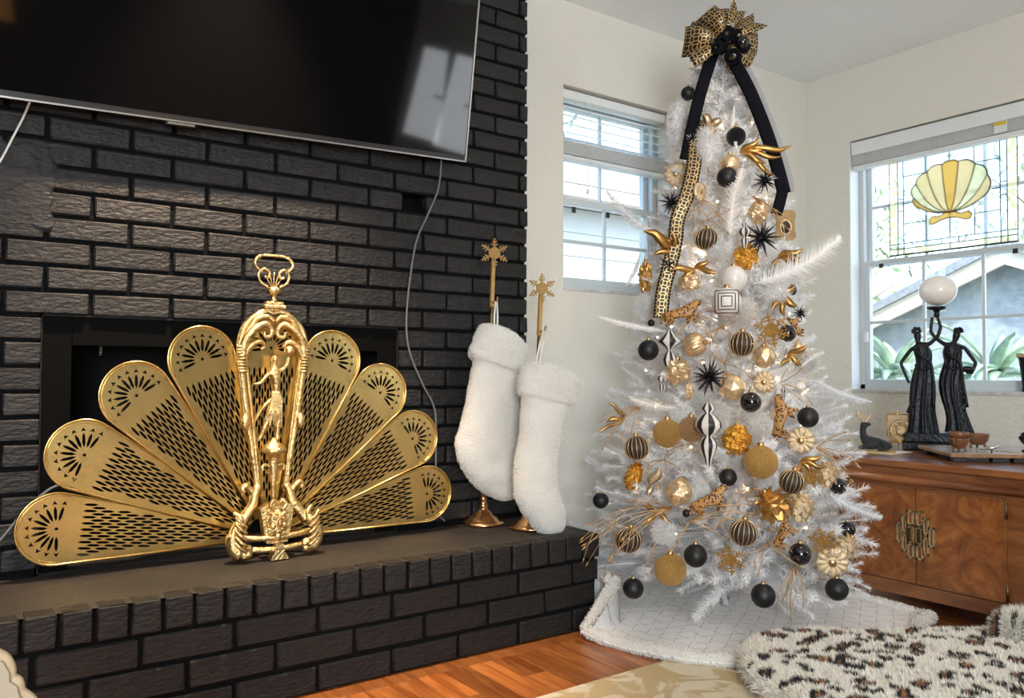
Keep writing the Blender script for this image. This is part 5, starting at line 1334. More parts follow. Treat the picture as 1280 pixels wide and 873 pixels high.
tree = tag(empty('christmas_tree', (TX, TY, 0)), 'tall white artificial Christmas tree in the corner between the windows', 'tree')
MB().tube([(0, 0, .03), (0, 0, 1.0), (0, 0, 2.05)], [.017, .015, .006], 10).build('trunk', 'pole_white', tree)
for k in range(4):
    a = pi/4+k*pi/2; MB().tube([(0, 0, .12), (.07*cos(a), .07*sin(a), .07), (.13*cos(a), .13*sin(a), .046)], .009, 8).build('stand_leg', 'pole_white', tree)
def branch_mesh(sd, L):
    rr = random.Random(sd); m = MB(); vs = []; fs = []; nd = []
    main = catmull([(0, 0, 0), (L*.35, rr.uniform(-.01, .01), .0), (L*.7, rr.uniform(-.015, .015), .012*L/.3), (L, rr.uniform(-.02, .02), .03*L/.3)], 5)
    m.tube(main, [.0035-.0022*i/(len(main)-1) for i in range(len(main))], 5)
    stems = [(main, .30)]
    for k in range(5):
        q = .30+.60*k/4.5; i = int(q*(len(main)-1)); p = main[i]; s = 1 if k % 2 else -1; l = L*(.48-.30*q)+.02
        a = s*radians(rr.uniform(30, 52)); up_a = rr.uniform(-.25, .45)
        tw = catmull([p, p+Vector((cos(a)*l*.5, sin(a)*l*.5, up_a*l*.4)), p+Vector((cos(a*.8)*l, sin(a*.8)*l, up_a*l))], 4); m.tube(tw, .0014, 4); stems.append((tw, 0))
    for st, q0 in stems:
        ln = sum((st[i+1]-st[i]).length for i in range(len(st)-1)); n = int(ln/.0013)
        for i in range(n):
            u = q0+(1-q0)*i/n; j = min(int(u*(len(st)-1)), len(st)-2); f = u*(len(st)-1)-j; p = st[j].lerp(st[j+1], f); t = (st[j+1]-st[j]).normalized()
            s = t.orthogonal().normalized(); b_ = t.cross(s); a = i*2.4+rr.uniform(-.4, .4); o = s*cos(a)+b_*sin(a)
            d = (t*rr.uniform(.35, .9)+o).normalized(); l = rr.uniform(.018, .032); w = t.cross(d).normalized()*.0020
            nd.append((p-w, p+w, p+d*l))
        for k in range(14):
            p = st[-1]; t = (st[-1]-st[-2]).normalized(); d = (t+Vector((rr.uniform(-.5, .5), rr.uniform(-.5, .5), rr.uniform(-.5, .5)))).normalized(); w = d.orthogonal().normalized()*.0011; nd.append((p-w, p+w, p+d*.024))
    vs = []; fs = []
    for a, b_, c in nd: q = len(vs); vs += [a, b_, c]; fs.append((q, q+1, q+2))
    m.add(vs, fs, False); me = m.mesh('branch'); me.materials.append(MAT['needle_white']); return me
BLEN = (.10, .17, .25, .34, .42, .48)
bms = {(l, v): branch_mesh(int(l*1000)+v*17, l) for l in BLEN for v in range(2)}
rr = random.Random(77); NB = 298
zs = []
# more branches low down, where the tree is wide
for i in range(NB):
    u = (i+.5)/NB; zs.append(.185+1.855*(u**1.44))
for i, z in enumerate(zs):
    R0 = TR(z+.03)*rr.uniform(.90, 1.05); l = min(BLEN, key=lambda q: abs(q-R0)); a = i*2.39996+rr.uniform(-.15, .15)
    o = link('branch', bms[(l, i % 2)], None, tree); sc = R0/l
    px_, py_ = TX+R0*cos(a), TY+R0*sin(a)
    if px_ < XR+.05 and z < ZH+.12: sc *= max(.3, (TX-XR-.06)/max(.05, -R0*cos(a)))
    if px_ > CX-.03 and z < CT+.10: sc *= max(.3, (CX-.03-TX)/(R0*cos(a)))
    if py_ > YA-.06: sc *= max(.3, (YA-.06-TY)/(R0*sin(a)))
    el = .10 if z < .32 else (-.06 if z < .6 else -.12-.12*(z-.6))
    o.location = (0, 0, z-.0); o.rotation_euler = (rr.uniform(-.5, .5), el+rr.uniform(-.12, .12)*(1 if z < 1.5 else 2), a); o.scale = (sc, min(sc, 1.2), min(sc, 1.2))
for k in range(5):
    o = link('branch', bms[(.10, k % 2)], None, tree); o.location = (0, 0, 1.99+k*.01); o.rotation_euler = (0, -1.2+.1*k, k*1.3)
# warm fairy lights
m = MB(); wire = []
for i in range(64):
    z = .25+1.65*i/64; a = i*1.15; r = TR(z)*.80; p = (r*cos(a), r*sin(a), z); wire.append(p); m.ball(p, .0042, 6, 4)
ls = tag(empty('fairy_lights', (TX, TY, 0)), 'string of tiny warm fairy lights wound through the white tree', 'string lights')
for k in range(7):     # the glow of the bulbs, gathered into a few lamps among the branches
    z = .40+k*.22; a = k*2.4; r = TR(z)*.55
    lamp('fairy_glow', 'POINT', (TX+r*cos(a), TY+r*sin(a), z), 0.55 if z < 1.2 else .32, (1.0, .80, .58), shadow_soft_size=.03)
mm = MB().tube(wire, .0011, 4).build('wire', 'cord_white', ls); o = m.build('bulbs', 'bulb_warm', ls); o['kind'] = 'stuff'

# ------------------------------------------------------------------ ornaments
def hang(name, p, label, cat='ornament', group=None, rot=None):
    o = tag(empty(name, tuple(p)), label, cat, group)
    # local -y faces the camera side
    d = Vector((p.x, p.y, 0)).normalized(); o.rotation_euler = rot or (0, 0, atan2(d.x, d.y)*-1)
    return o
UNIT = {}
def unit(key, fn, matn):
    if key not in UNIT: me = fn().mesh(key.split(':')[0]); me.materials.append(MAT[matn]); UNIT[key] = me
    return UNIT[key]
def part(name, me, par, s=1.0, loc=(0, 0, 0), rot=(0, 0, 0)):
    o = link(name, me, None, par); o.scale = (s, s, s) if not isinstance(s, tuple) else s; o.location = loc; o.rotation_euler = rot; return o
def cap_fn(): return MB().lathe([(.20, .94), (.21, 1.0), (.20, 1.16), (.17, 1.18), (.001, 1.18)], 12)
def loop_fn(): return MB().tube([(.09*cos(q), 0, 1.25+.10*sin(q)) for q in [2*pi*i/10 for i in range(10)]], .018, 5, closed=True)
def ball_orn(px, py, r, label, matn, off=.02, name='ball_ornament', group='ball ornaments on the tree', tilt=0):
    p = on_tree(px, py, off); R0 = r*pxm(p); t = hang(name, p, label, 'ornament', group)
    if tilt: t.rotation_euler = (t.rotation_euler[0], tilt, t.rotation_euler[2])
    part('ball', unit('ball:'+matn, lambda: MB().ball((0, 0, 0), 1, 32, 20), matn), t, R0)
    part('cap', unit('cap:', cap_fn, 'cap_gold'), t, R0); part('loop', unit('loop:', loop_fn, 'cap_gold'), t, R0)
    return t
def ribbed_orn(px, py, r, label, tilt=0.0, gold=False, off=.02):
    p = on_tree(px, py, off); R0 = r*pxm(p); t = hang('ribbed_ornament', p, label, 'ornament', 'ribbed striped balls on the tree'); t.rotation_euler = (tilt*.4, tilt, t.rotation_euler[2])
    b, g = ('champagne', 'stripe_gold') if gold else ('stripe_black', 'stripe_gold')
    part('ball', unit('ribball:'+b, lambda: MB().ball((0, 0, 0), 1, 64, 20, sc=(1, 1, .97), fn=lambda t_, a: 1-.05*abs(sin(8*a))*sin(t_)), b), t, R0)
    sm = unit('stripe:'+g, lambda: MB().tube([(.985*sin(q), 0, .955*cos(q)) for q in [.12+(pi-.24)*i/16 for i in range(17)]], .035, 5), g)
    for k in range(16): part('gold_stripe', sm, t, R0, rot=(0, 0, (k+.0)*pi/8))
    part('cap', unit('cap:', cap_fn, 'cap_gold'), t, R0); part('loop', unit('loop:', loop_fn, 'cap_gold'), t, R0)
def crumple(sd, amp, fr):
    return lambda t_, a: 1+amp*(abs(noise.noise(Vector((sin(t_)*cos(a)*fr+sd, sin(t_)*sin(a)*fr, cos(t_)*fr))))*2-.6)
def nugget(px, py, r, label, matn='foil_gold', sc=(1, 1, 1.1), amp=.28, fr=2.8, off=.02, name='foil_ornament', group='crumpled foil ornaments'):
    p = on_tree(px, py, off); R0 = r*pxm(p); t = hang(name, p, label, 'ornament', group)
    sd = px % 7
    m = MB().ball((0, 0, 0), 1, 26, 18, sc=sc, fn=crumple(sd, amp, fr)); m.sm = [False]*len(m.f); me = m.mesh('body'); me.materials.append(MAT[matn]); part('body', me, t, R0)
    part('cap', unit('cap:', cap_fn, 'cap_gold'), t, (R0, R0, R0*sc[2])); part('loop', unit('loop:', loop_fn, 'cap_gold'), t, (R0, R0, R0*sc[2]))
def faceted(px, py, r, label, matn='champagne', off=.02, tip=1.15):
    p = on_tree(px, py, off); R0 = r*pxm(p); t = hang('faceted_ornament', p, label, 'ornament', 'faceted champagne ornaments'); t.rotation_euler = (.3, (px % 5-2)*.2, px)
    def fn():
        m = MB(); vs = [(0, 0, tip)]; fs = []; rows = 5; n = 8
        for j in range(rows):
            tt = pi*(j+.75)/(rows+.5)
            for k in range(n): a = 2*pi*(k+.5*(j % 2))/n; vs.append((sin(tt)*cos(a), sin(tt)*sin(a), cos(tt)))
        vs.append((0, 0, -tip))
        for k in range(n): fs.append((0, 1+k, 1+(k+1) % n)); fs.append((len(vs)-1, len(vs)-1-n+(k+1) % n, len(vs)-1-n+k))
        for j in range(rows-1):
            for k in range(n):
                a, b = 1+j*n+k, 1+j*n+(k+1) % n; c, d = a+n, b+n
                if j % 2 == 0: fs += [(a, c, b), (b, c, d)]
                else: fs += [(a, c, d), (a, d, b)]
        return m.add(vs, fs, False)
    part('body', unit('facet:'+matn+str(tip), fn, matn), t, R0); part('cap', unit('cap:', cap_fn, 'cap_gold'), t, R0)
def scale_orn(px, py, r, label, matn='champagne_pale', sc=(1, 1, 1), off=.02, name='pinecone_ornament', rows=6, flare=.22):
    p = on_tree(px, py, off); R0 = r*pxm(p); t = hang(name, p, label, 'ornament', 'pinecone ornaments'); t.rotation_euler = (.35, (px % 7-3)*.15, px)
    def fn():
        m = MB(); m.ball((0, 0, 0), .86, 14, 8)
        for j in range(rows):
            tt = .35+(pi-.6)*j/(rows-1); n = max(5, int(11*sin(tt)))
            for k in range(n):
                a = 2*pi*(k+.5*(j % 2))/n; d = Vector((sin(tt)*cos(a), sin(tt)*sin(a), cos(tt))); u = Vector((-sin(a), cos(a), 0)); w = Vector((cos(tt)*cos(a), cos(tt)*sin(a), -sin(tt))); s = .27
                tipv = d*(1+flare)+w*s*1.0
                m.add([d*.88-u*s-w*.12, d*.88+u*s-w*.12, d*(1+flare*.6)+u*s*.8+w*s*.5, tipv, d*(1+flare*.6)-u*s*.8+w*s*.5, d*.8+w*s*.4], [(0, 1, 2, 3, 4), (2, 1, 5), (3, 2, 5), (4, 3, 5), (0, 4, 5)])
        return m
    part('scales', unit('scales:%s%d%.2f' % (matn, rows, flare), fn, matn), t, tuple(R0*q for q in sc)); part('cap', unit('cap:', cap_fn, 'cap_gold'), t, tuple(R0*q for q in sc))
def starburst(px, py, r, label, matn='star_black', off=.05, n=26):
    p = on_tree(px, py, off); R0 = r*pxm(p); t = hang('starburst_ornament', p, label, 'ornament', 'black starburst ornaments')
    part('core', unit('stcore:'+matn, lambda: MB().ball((0, 0, 0), .16, 10, 6), matn), t, R0)
    sp = unit('spike:'+matn, lambda: MB().tube([(0, 0, 0), (0, 0, .5), (0, 0, 1)], [.07, .055, .01], 5), matn); rr = random.Random(px)
    for i in range(n):
        z = 1-2*(i+.5)/n; a = i*2.39996; q = Vector((sqrt(1-z*z)*cos(a), sqrt(1-z*z)*sin(a), z)); o = part('spike', sp, t, (R0, R0, R0*rr.uniform(.75, 1.05))); o.rotation_euler = q.to_track_quat('Z', 'X').to_euler()
def flake(px, py, r, label, off=.035, ang=0.0):
    p = on_tree(px, py, off); R0 = r*pxm(p); t = hang('snowflake_ornament', p, label, 'ornament', 'gold glitter snowflakes on the tree')
    def fn():
        m = snowflake_poly_mesh(1.0, .10); rr = random.Random(4)
        for i in range(90):
            a = rr.uniform(0, 6.28); q = sqrt(rr.random())*.85; m.ball((q*cos(a), q*sin(a), .10), rr.uniform(.05, .09), 5, 3)
        return m
    o = part('flake', unit('flake:', fn, 'glitter_gold'), t, R0); o.rotation_euler = (FRONT @ RZ(ang)).to_euler()
def rosette(px, py, r, label, off=.03, matn='champagne_pale', tilt=(0, 0)):
    p = on_tree(px, py, off); R0 = r*pxm(p); t = hang('rosette_ornament', p, label, 'ornament', 'carved rosette discs on the tree')
    def fn():
        m = MB(); n = 60; pr = [(0.001, .20), (.12, .24), (.24, .20), (.30, .12), (.38, .16), (.55, .20), (.74, .22), (.92, .12), (1.0, .02), (.97, -.08), (.001, -.10)]; vs = []; fs = []
        for q, z in pr:
            for k in range(n): a = 2*pi*k/n; vs.append((q*cos(a)*(1+.05*cos(12*a)*(q > .8)), q*sin(a)*(1+.05*cos(12*a)*(q > .8)), z+(.05*cos(12*a) if q > .35 and z > 0 else 0)))
        for i in range(len(pr)-1):
            for k in range(n): fs.append((i*n+k, i*n+(k+1) % n, (i+1)*n+(k+1) % n, (i+1)*n+k))
        return m.add(vs, [f[::-1] for f in fs], True)
    o = part('disc', unit('rosette:'+matn, fn, matn), t, R0); o.rotation_euler = (RX(tilt[0]) @ RZ(tilt[1]) @ FRONT).to_euler()
    b = unit('boss:', lambda: MB().ball((0, 0, .2), .26, 12, 8, sc=(1, 1, .5)), 'cap_gold'); q = part('boss', b, t, R0); q.rotation_euler = o.rotation_euler
def feather(a, b, w, label, matn='feather_white', off=(.03, .06), bend=.12, gap=.0, n=70):
    """a, b: pixels of quill base and tip; w: half width in pixels"""
    p0 = on_tree(*a, off[0]); p1 = on_tree(*b, off[1]) if off[1] is not None else None
    if p1 is None or (p1-p0).length > 1.5*pxm(p0)*sqrt((a[0]-b[0])**2+(a[1]-b[1])**2):
        d = ray(*b); o0 = Vector((0, 0, CAM_H)); t = (p0-o0).dot(_F)/d.dot(_F); p1 = o0+d*(t-.03)
    t = tag(empty('feather_pick', tuple(p0)), label, 'feather', 'white feathers on the tree'); ax = p1-p0; L = ax.length; view = (p0-Vector((0, 0, CAM_H))).normalized()
    side = ax.cross(view).normalized(); nr = side.cross(ax).normalized(); W_ = w*pxm(p0); rr = random.Random(int(a[0]+b[1]))
    def Q(u): return ax*u+nr*(bend*L*sin(pi*u)*.5)+side*(bend*L*.5*sin(pi*u))
    pts = [Q(i/12) for i in range(13)]
    MB().tube(pts, [.0022-.0017*i/12 for i in range(13)], 5).build('quill', matn, t); m = MB()
    for s in (-1, 1):
        for i in range(n):
            u = .08+.92*i/n; p = Q(u); tg = (Q(min(1, u+.02))-Q(u-.02)).normalized(); wd = W_*(sin(pi*min(1, u*.94+.05))**.6)*rr.uniform(.7, 1.2)
            d = (side*s*.85+tg*rr.uniform(.4, .75)+nr*rr.uniform(-.25, .35)).normalized(); e = p+d*wd; h = tg*(L/n*.46); mid = p.lerp(e, .55)+nr*.002
            m.add([p-h, p+h, mid+h*.9, e, mid-h*.9], [(0, 1, 2, 3, 4)])
    o = m.build('vane', matn, t); o['kind'] = 'stuff'
def fluff(px, py, rx, ry, label, matn='feather_white', off=.02, n=2600, ln=.022):
    p = on_tree(px, py, off); s = pxm(p); t = hang('marabou_puff', p, label, 'feather', 'fluffy marabou puffs on the tree')
    m = MB().ball((0, 0, 0), 1, 12, 8); m.v = [(x*rx*s*.72, y*rx*s*.6, z*ry*s*.78) for x, y, z in m.v]; o = m.build('core', matn, t)
    fur('down', m, n, ln, .0009, matn, t, px, (0, 0, -.3), .8)
def leaf_spray(px, py, leaves, label, matn='gold_leaf', off=.03, name='leaf_pick', cat='leaf spray'):
    """leaves: (dx px, dy px, width px)"""
    p = on_tree(px, py, off); s = pxm(p); t = tag(empty(name, tuple(p)), label, cat, 'gold leaf picks on the tree'); rr = random.Random(px+py)
    for dx, dy, w in leaves:
        ax = (_R*dx-_U*dy)*s-_F*rr.uniform(0, .05); L = ax.length; sd = ax.cross(_F).normalized(); nr = sd.cross(ax).normalized(); vs = []; fs = []; N_ = 9
        for i in range(N_):
            u = i/(N_-1); c = ax*u-nr*(.10*L*sin(pi*u))+sd*(.08*L*sin(2*pi*u)*rr.uniform(.5, 1)); ww = w*s*.5*sin(pi*(u*.93+.05))**.8
            vs += [c-sd*ww, c-nr*ww*.5, c+sd*ww, c+nr*.0012-nr*ww*.4]
        for i in range(N_-1):
            for k in range(4): fs.append((4*i+k, 4*i+(k+1) % 4, 4*i+4+(k+1) % 4, 4*i+4+k))
        MB().add(vs, fs, True).build('leaf', matn, t)
def twig_spray(px, py, ends, label, off=.03, droop=.1, bud=True, matn='gold_twig'):
    p = on_tree(px, py, off); s = pxm(p); t = tag(empty('twig_pick', tuple(p)), label, 'twig spray', 'gold twig sprays on the tree'); rr = random.Random(px*3+py)
    for dx, dy in ends:
        for k in range(2):
            e = (_R*(dx+rr.uniform(-7, 7))-_U*(dy+rr.uniform(-7, 7)))*s-_F*rr.uniform(.0, .06); L = e.length
            mid = e*.5+Vector((0, 0, droop*L))+Vector((rr.uniform(-.02, .02), rr.uniform(-.02, .02), 0)); c = catmull([(0, 0, 0), mid, e], 5); m = MB().tube(c, [.0017-.0008*i/(len(c)-1) for i in range(len(c))], 4)
            if bud: q = c[-1]; dd = (c[-1]-c[-2]).normalized(); m.tube([q, q+dd*.008, q+dd*.02], [.0015, .0032, .0006], 5)
            m.build('twig', matn, t)
def cheetah(px, py, w, label, rot=0.0, flip=1, off=.04):
    p = on_tree(px, py, off); s = w*pxm(p); t = hang('cheetah_ornament', p, label, 'ornament', 'spotted cheetah ornaments')
    C_ = [((-.28, 0, .05), (.11, .12)), ((0, 0, .03), (.105, .10)), ((.24, 0, .07), (.12, .11)), ((.38, 0, .17), (.075, .08)), ((.48, 0, .22), (.075, .08)), ((.57, 0, .19), (.04, .045)),
          ((.27, -.06, -.12), (.05, .05)), ((.33, -.06, -.27), (.035, .035)), ((.36, -.08, -.30), (.04, .03)), ((.20, .06, -.12), (.05, .05)), ((.14, .06, -.27), (.035, .035)), ((.17, .06, -.30), (.04, .03)),
          ((-.30, -.06, -.10), (.07, .06)), ((-.25, -.07, -.19), (.04, .04)), ((-.31, -.06, -.28), (.035, .03)), ((-.38, .06, -.10), (.07, .06)), ((-.36, .06, -.19), (.04, .04)), ((-.43, .06, -.28), (.035, .03)),
          ((-.42, 0, .05), (.035, .035)), ((-.52, 0, -.06), (.028, .028)), ((-.55, 0, -.2), (.025, .025))]
    E_ = [(0, 1), (1, 2), (2, 3), (3, 4), (4, 5), (2, 6), (6, 7), (7, 8), (2, 9), (9, 10), (10, 11), (0, 12), (12, 13), (13, 14), (0, 15), (15, 16), (16, 17), (0, 18), (18, 19), (19, 20)]
    o = skin('body', [((x*s*flip, y*s, z*s), tuple(q*s*1.3 for q in r)) for (x, y, z), r in C_], E_, 'cheetah', t, 1); o.rotation_euler = (0, rot, 0)
    o = MB().tube([(0, 0, s*.1), (0, .0, s*.32)], .0008, 4).build('hanging_thread', 'cord_white', t)
def finial(px, py0, py1, label, off=.05, wide=False):
    pm_ = on_tree(px, (py0+py1)/2, off); s = pxm(pm_); H = (py1-py0)*s; t = hang('finial_ornament', pm_, label, 'ornament', 'black and white drop ornaments')
    prof = [(.004, .5), (.05, .47), (.10, .40), (.04, .34), (.10, .30), (.17, .22), (.18, .15), (.12, .07), (.05, .03), (.06, .0), (.10, -.04), (.12, -.10), (.10, -.18), (.06, -.28), (.03, -.40), (.005, -.5)]
    if wide: prof = [(.004, .5), (.06, .42), (.16, .30), (.30, .18), (.12, .06), (.05, -.02), (.12, -.12), (.17, -.25), (.12, -.38), (.005, -.5)]
    n = 24; vs = [(r*cos(2*pi*k/n), r*sin(2*pi*k/n), z) for r, z in prof for k in range(n)]
    for col in (0, 1):
        m = MB(); fs = [(i*n+k, (i+1)*n+k, (i+1)*n+(k+1) % n, i*n+(k+1) % n) for i in range(len(prof)-1) for k in range(n) if (k//2) % 2 == col]
        m.add([tuple(q*H for q in v) for v in vs], fs, True); m.build('striped_body', ('paint_white', 'paint_black')[col], t)
    MB().tube([(0, 0, H*.5), (0, 0, H*.58)], .001, 4).build('loop', 'cap_gold', t)

B = ball_orn
B(860, 117, 9, 'matte black ball high on the tree, left of the bow\'s ribbon tail', 'ball_matte_black')
B(920, 171, 12, 'sparkling black ball near the top of the tree, under the bow', 'ball_sparkle_black')
B(909, 222, 13, 'matte black ball above the large upright white feather', 'ball_matte_black', .045)
B(810.5, 438, 13, 'matte black ball on the tree\'s left edge below the thin white feather', 'ball_matte_black', .03)
B(814, 404, 4.5, 'tiny black bead ball left of the upper cheetah', 'ball_matte_black', .03)
B(1010, 522, 13, 'matte black ball on the tree\'s right edge above the deer', 'ball_matte_black', .03)
B(938.5, 503, 13, 'glossy black ball in the middle of the tree, beside the striped drop', 'ball_gloss_black', .04)
B(984, 417, 11, 'black ball beside the gold snowflake on the upper right of the tree', 'ball_gloss_black', .03)
B(751, 626, 10, 'small matte black ball at the tree\'s far left edge', 'ball_matte_black', .02)
B(910, 597, 11, 'matte black ball to the lower right of the striped drop', 'ball_matte_black', .03)
B(858, 642, 5, 'tiny black bead ball below the faceted ornament, left of the lower cheetah', 'ball_matte_black', .03)
B(1047.5, 608, 10.5, 'glossy black ball at the right edge of the tree above the long right feather', 'ball_gloss_black', .02)
B(1059, 662, 10, 'glossy black ball at the right edge of the tree below the long right feather', 'ball_gloss_black', .02)
B(869.4, 695, 14.5, 'matte black ball right of the large low gold glitter ball', 'ball_matte_black', .05)
B(791.5, 736, 13, 'matte black ball hanging lowest on the left, over the skirt', 'ball_matte_black', .06)
B(954, 745, 15, 'matte black ball hanging lowest in the middle, over the skirt', 'ball_matte_black', .06)
B(1046, 737, 14, 'matte black ball hanging lowest on the right, over the skirt', 'ball_matte_black', .05)
B(1000, 693, 14, 'glossy black ball with the gold straw tassel below it', 'ball_gloss_black', .05)
B(989, 363, 7, 'small glossy black ball near the right edge below the gold frame', 'ball_gloss_black', .02)
B(834, 542, 18, 'gold glitter ball on the left half of the tree, level with the striped drop', 'glitter_gold', .05)
B(951, 578, 21, 'largest gold glitter ball, in the middle right of the tree', 'glitter_gold', .06)
B(838, 712.5, 20, 'large gold glitter ball low on the left of the tree', 'glitter_gold', .06)
B(864, 537, 16, 'copper glitter ball just right of the left gold glitter ball', 'copper_glitter', .03)
B(917, 349, 17, 'pearly white ball above the white ball with black squares', 'pearl', .03)
B(997, 436, 9, 'small champagne gold ball at the tree\'s right edge', 'champagne', .02)
B(1000, 484, 7, 'small pearl bead ball at the right edge, above the black ball', 'pearl', .03)
B(912, 206, 13, 'woven gold ball touching the black ball near the top', 'champagne', .02)
ribbed_orn(927.5, 430, 16, 'black ribbed ball with gold stripes below the white ball with black squares', .05, off=.05)
ribbed_orn(883, 299, 14.5, 'black ribbed ball with gold stripes left of the upright white feather', .15, off=.04)
ribbed_orn(796, 560, 15.5, 'black ribbed ball with gold stripes at the left edge above the gold pinecone', -.1, off=.04)
ribbed_orn(785.5, 675, 16.5, 'black ribbed ball with gold stripes low on the left, above the lowest black ball', .2, off=.05)
ribbed_orn(989.5, 602, 15.5, 'black ribbed ball with gold stripes right of the largest gold ball', .25, off=.05)
ribbed_orn(929.5, 666, 17, 'black ribbed ball with gold stripes in the lower middle of the tree', .1, off=.06)
ribbed_orn(868, 431, 15, 'gold ribbed ball left of the upper middle striped black ball', 1.4, True, .04)
nugget(932.5, 322, 15, 'crumpled orange gold foil ornament right of the white puff, upper tree'); nugget(921, 551, 17, 'crumpled orange gold foil ornament beside the striped drop, mid tree', off=.04)
nugget(847, 465, 17, 'crumpled champagne ornament left of the large starburst', 'champagne', (1, 1, .95), .25, 2.0)
nugget(862, 353, 13, 'crumpled champagne ornament above the upper cheetah', 'champagne', (1.1, 1, .9), .2, 2.0)
nugget(948, 266, 13, 'crumpled champagne ornament above the upper right starburst', 'champagne', (1, 1, 1.1), .2, 2.2)
nugget(807, 347, 11, 'crumpled copper ornament at the left edge of the upper tree', 'gold_leaf', (.8, .8, 1.8), .4, 3.0)
nugget(861, 490, 8, 'small champagne bud under the crumpled champagne ornament', 'champagne', (.8, .8, 1.3), .2, 2.0)
faceted(915, 484, 17, 'faceted champagne ball right of the large starburst', off=.04); faceted(849, 615, 17, 'faceted champagne ball left of the lower cheetah', off=.05); faceted(955, 446, 15, 'faceted champagne ball under the upper gold snowflake', off=.03, tip=1.0)
scale_orn(792.5, 595, 11, 'tall gold pinecone at the left edge under a striped ball', 'foil_gold', (.95, .95, 1.65), .04, rows=8, flare=.1)
scale_orn(966, 631, 20, 'gold petalled ball below the largest gold ball', 'gold_leaf', (1, 1, .9), .04, flare=.3)
scale_orn(1000, 634, 16, 'pale champagne pinecone ball right of the gold petalled ball', off=.05)
scale_orn(1032, 594, 14, 'pale champagne pinecone ball at the right edge, level with the largest gold ball', off=.03)
scale_orn(1057, 683, 14, 'pale champagne pinecone ball at the lower right edge', off=.03)
starburst(886.5, 472, 27, 'largest black starburst, in the middle of the tree', off=.07); starburst(952, 297, 27, 'large black starburst right of the upright white feather', off=.06)
starburst(839, 253, 18, 'black starburst left of the printed ribbon, above the other left one'); starburst(836, 332, 17, 'black starburst at the lower end of the printed ribbon'); starburst(956, 226, 18, 'black starburst high on the right near the ribbon tail', off=.03); starburst(1000, 392, 12, 'small black starburst at the right edge of the tree', off=.02)
flake(964, 413, 21, 'gold glitter snowflake on the upper right of the tree', ang=.2); flake(913, 700, 18, 'gold glitter snowflake low in the middle of the tree', .06, .1); flake(1029, 677, 18, 'gold glitter snowflake low on the right, above the rosette', .04, .3); flake(1013, 598, 18, 'gold glitter snowflake between striped ball and right edge pinecone', .03, .4)
rosette(955, 478, 14, 'round champagne rosette above the glossy mid-tree black ball'); rosette(1001, 551, 17, 'round champagne rosette below the right edge black ball', .04); rosette(1040, 703, 20, 'large champagne rosette low on the right above the lowest black ball', .05, tilt=(.1, .2)); rosette(845, 218, 15, 'champagne fan rosette at the left edge near the top', .01); rosette(875, 240, 12, 'pale rosette right of the printed ribbon, upper tree', .02, tilt=(0, .9))
cheetah(851, 392, 48, 'spotted cheetah ornament on the upper left of the tree, walking right', -.15); cheetah(886, 627, 50, 'spotted cheetah ornament on the lower left of the tree, walking right', -.35)
cheetah(976, 524, 52, 'spotted cheetah ornament hanging upright on the right of the tree', -1.25); cheetah(979, 668, 40, 'spotted cheetah ornament in the shade low on the right of the tree', -1.0, off=.0); cheetah(995, 408, 26, 'small spotted cheetah ornament at the upper right edge', -1.9, off=.02)
finial(885.5, 502, 593, 'long black and white striped drop ornament in the middle of the tree', .08); finial(837, 410, 464, 'short black and white drop ornament right of the left black ball', .05, True); finial(931, 277, 318, 'black and white striped cone beside the upper right starburst', .05); finial(828, 462, 498, 'narrow black and white striped drop at the left of the tree', .03); finial(980, 482, 502, 'tiny black and white drop above the upright cheetah', .04)
# white ball with nested black squares
p = on_tree(908.5, 378, .06); R0 = 18.5*pxm(p); t = hang('patterned_ball', p, 'white ball with nested black squares in the upper middle of the tree', 'ornament')
part('ball', unit('ball:paint_white', lambda: MB().ball((0, 0, 0), 1, 32, 20), 'paint_white'), t, R0)
for hs in (.34, .55, .76):
    def sq(u, v): x, z = u*hs, v*hs; return (x, -sqrt(max(0.02, 1.02-x*x-z*z)), z)
    pts = [sq(-1+i/5, 1) for i in range(10)]+[sq(1, 1-i/5) for i in range(10)]+[sq(1-i/5, -1) for i in range(10)]+[sq(-1, -1+i/5) for i in range(10)]
    o = MB().tube(pts, .035, 6, closed=True).build('black_square', 'paint_black', t); o.scale = (R0,)*3
part('cap', unit('cap:', cap_fn, 'cap_gold'), t, R0)
# little gold frame with a dark cameo
p = on_tree(981, 282, .02); s = pxm(p); t = hang('frame_ornament', p, 'small gold picture frame with a black cameo at the upper right edge', 'ornament'); t.rotation_euler[2] += .35
w, h, c = 13*s, 19*s, 4*s
oct_ = [(-w+c, -h), (w-c, -h), (w, -h+c), (w, -h+2.2*c), (w*.9, -h+3*c), (w*.9, h-3*c), (w, h-2.2*c), (w, h-c), (w-c, h), (-w+c, h), (-w, h-c), (-w, h-2.2*c), (-w*.9, h-3*c), (-w*.9, -h+3*c), (-w, -h+2.2*c), (-w, -h+c)]
MB().prism(oct_, .008, M=FRONT).build('frame', 'cap_gold', t)
m = MB(); m.ball((0, -.009, -h*.15), w*.42, 16, 10, sc=(1, .25, 1.35)); m.build('cameo', 'paint_black', t)
MB().tube([(w*.52*cos(q), -.009, -h*.15+w*.7*sin(q)) for q in [2*pi*i/20 for i in range(20)]], .0025, 6, closed=True).build('cameo_rim', 'champagne', t)
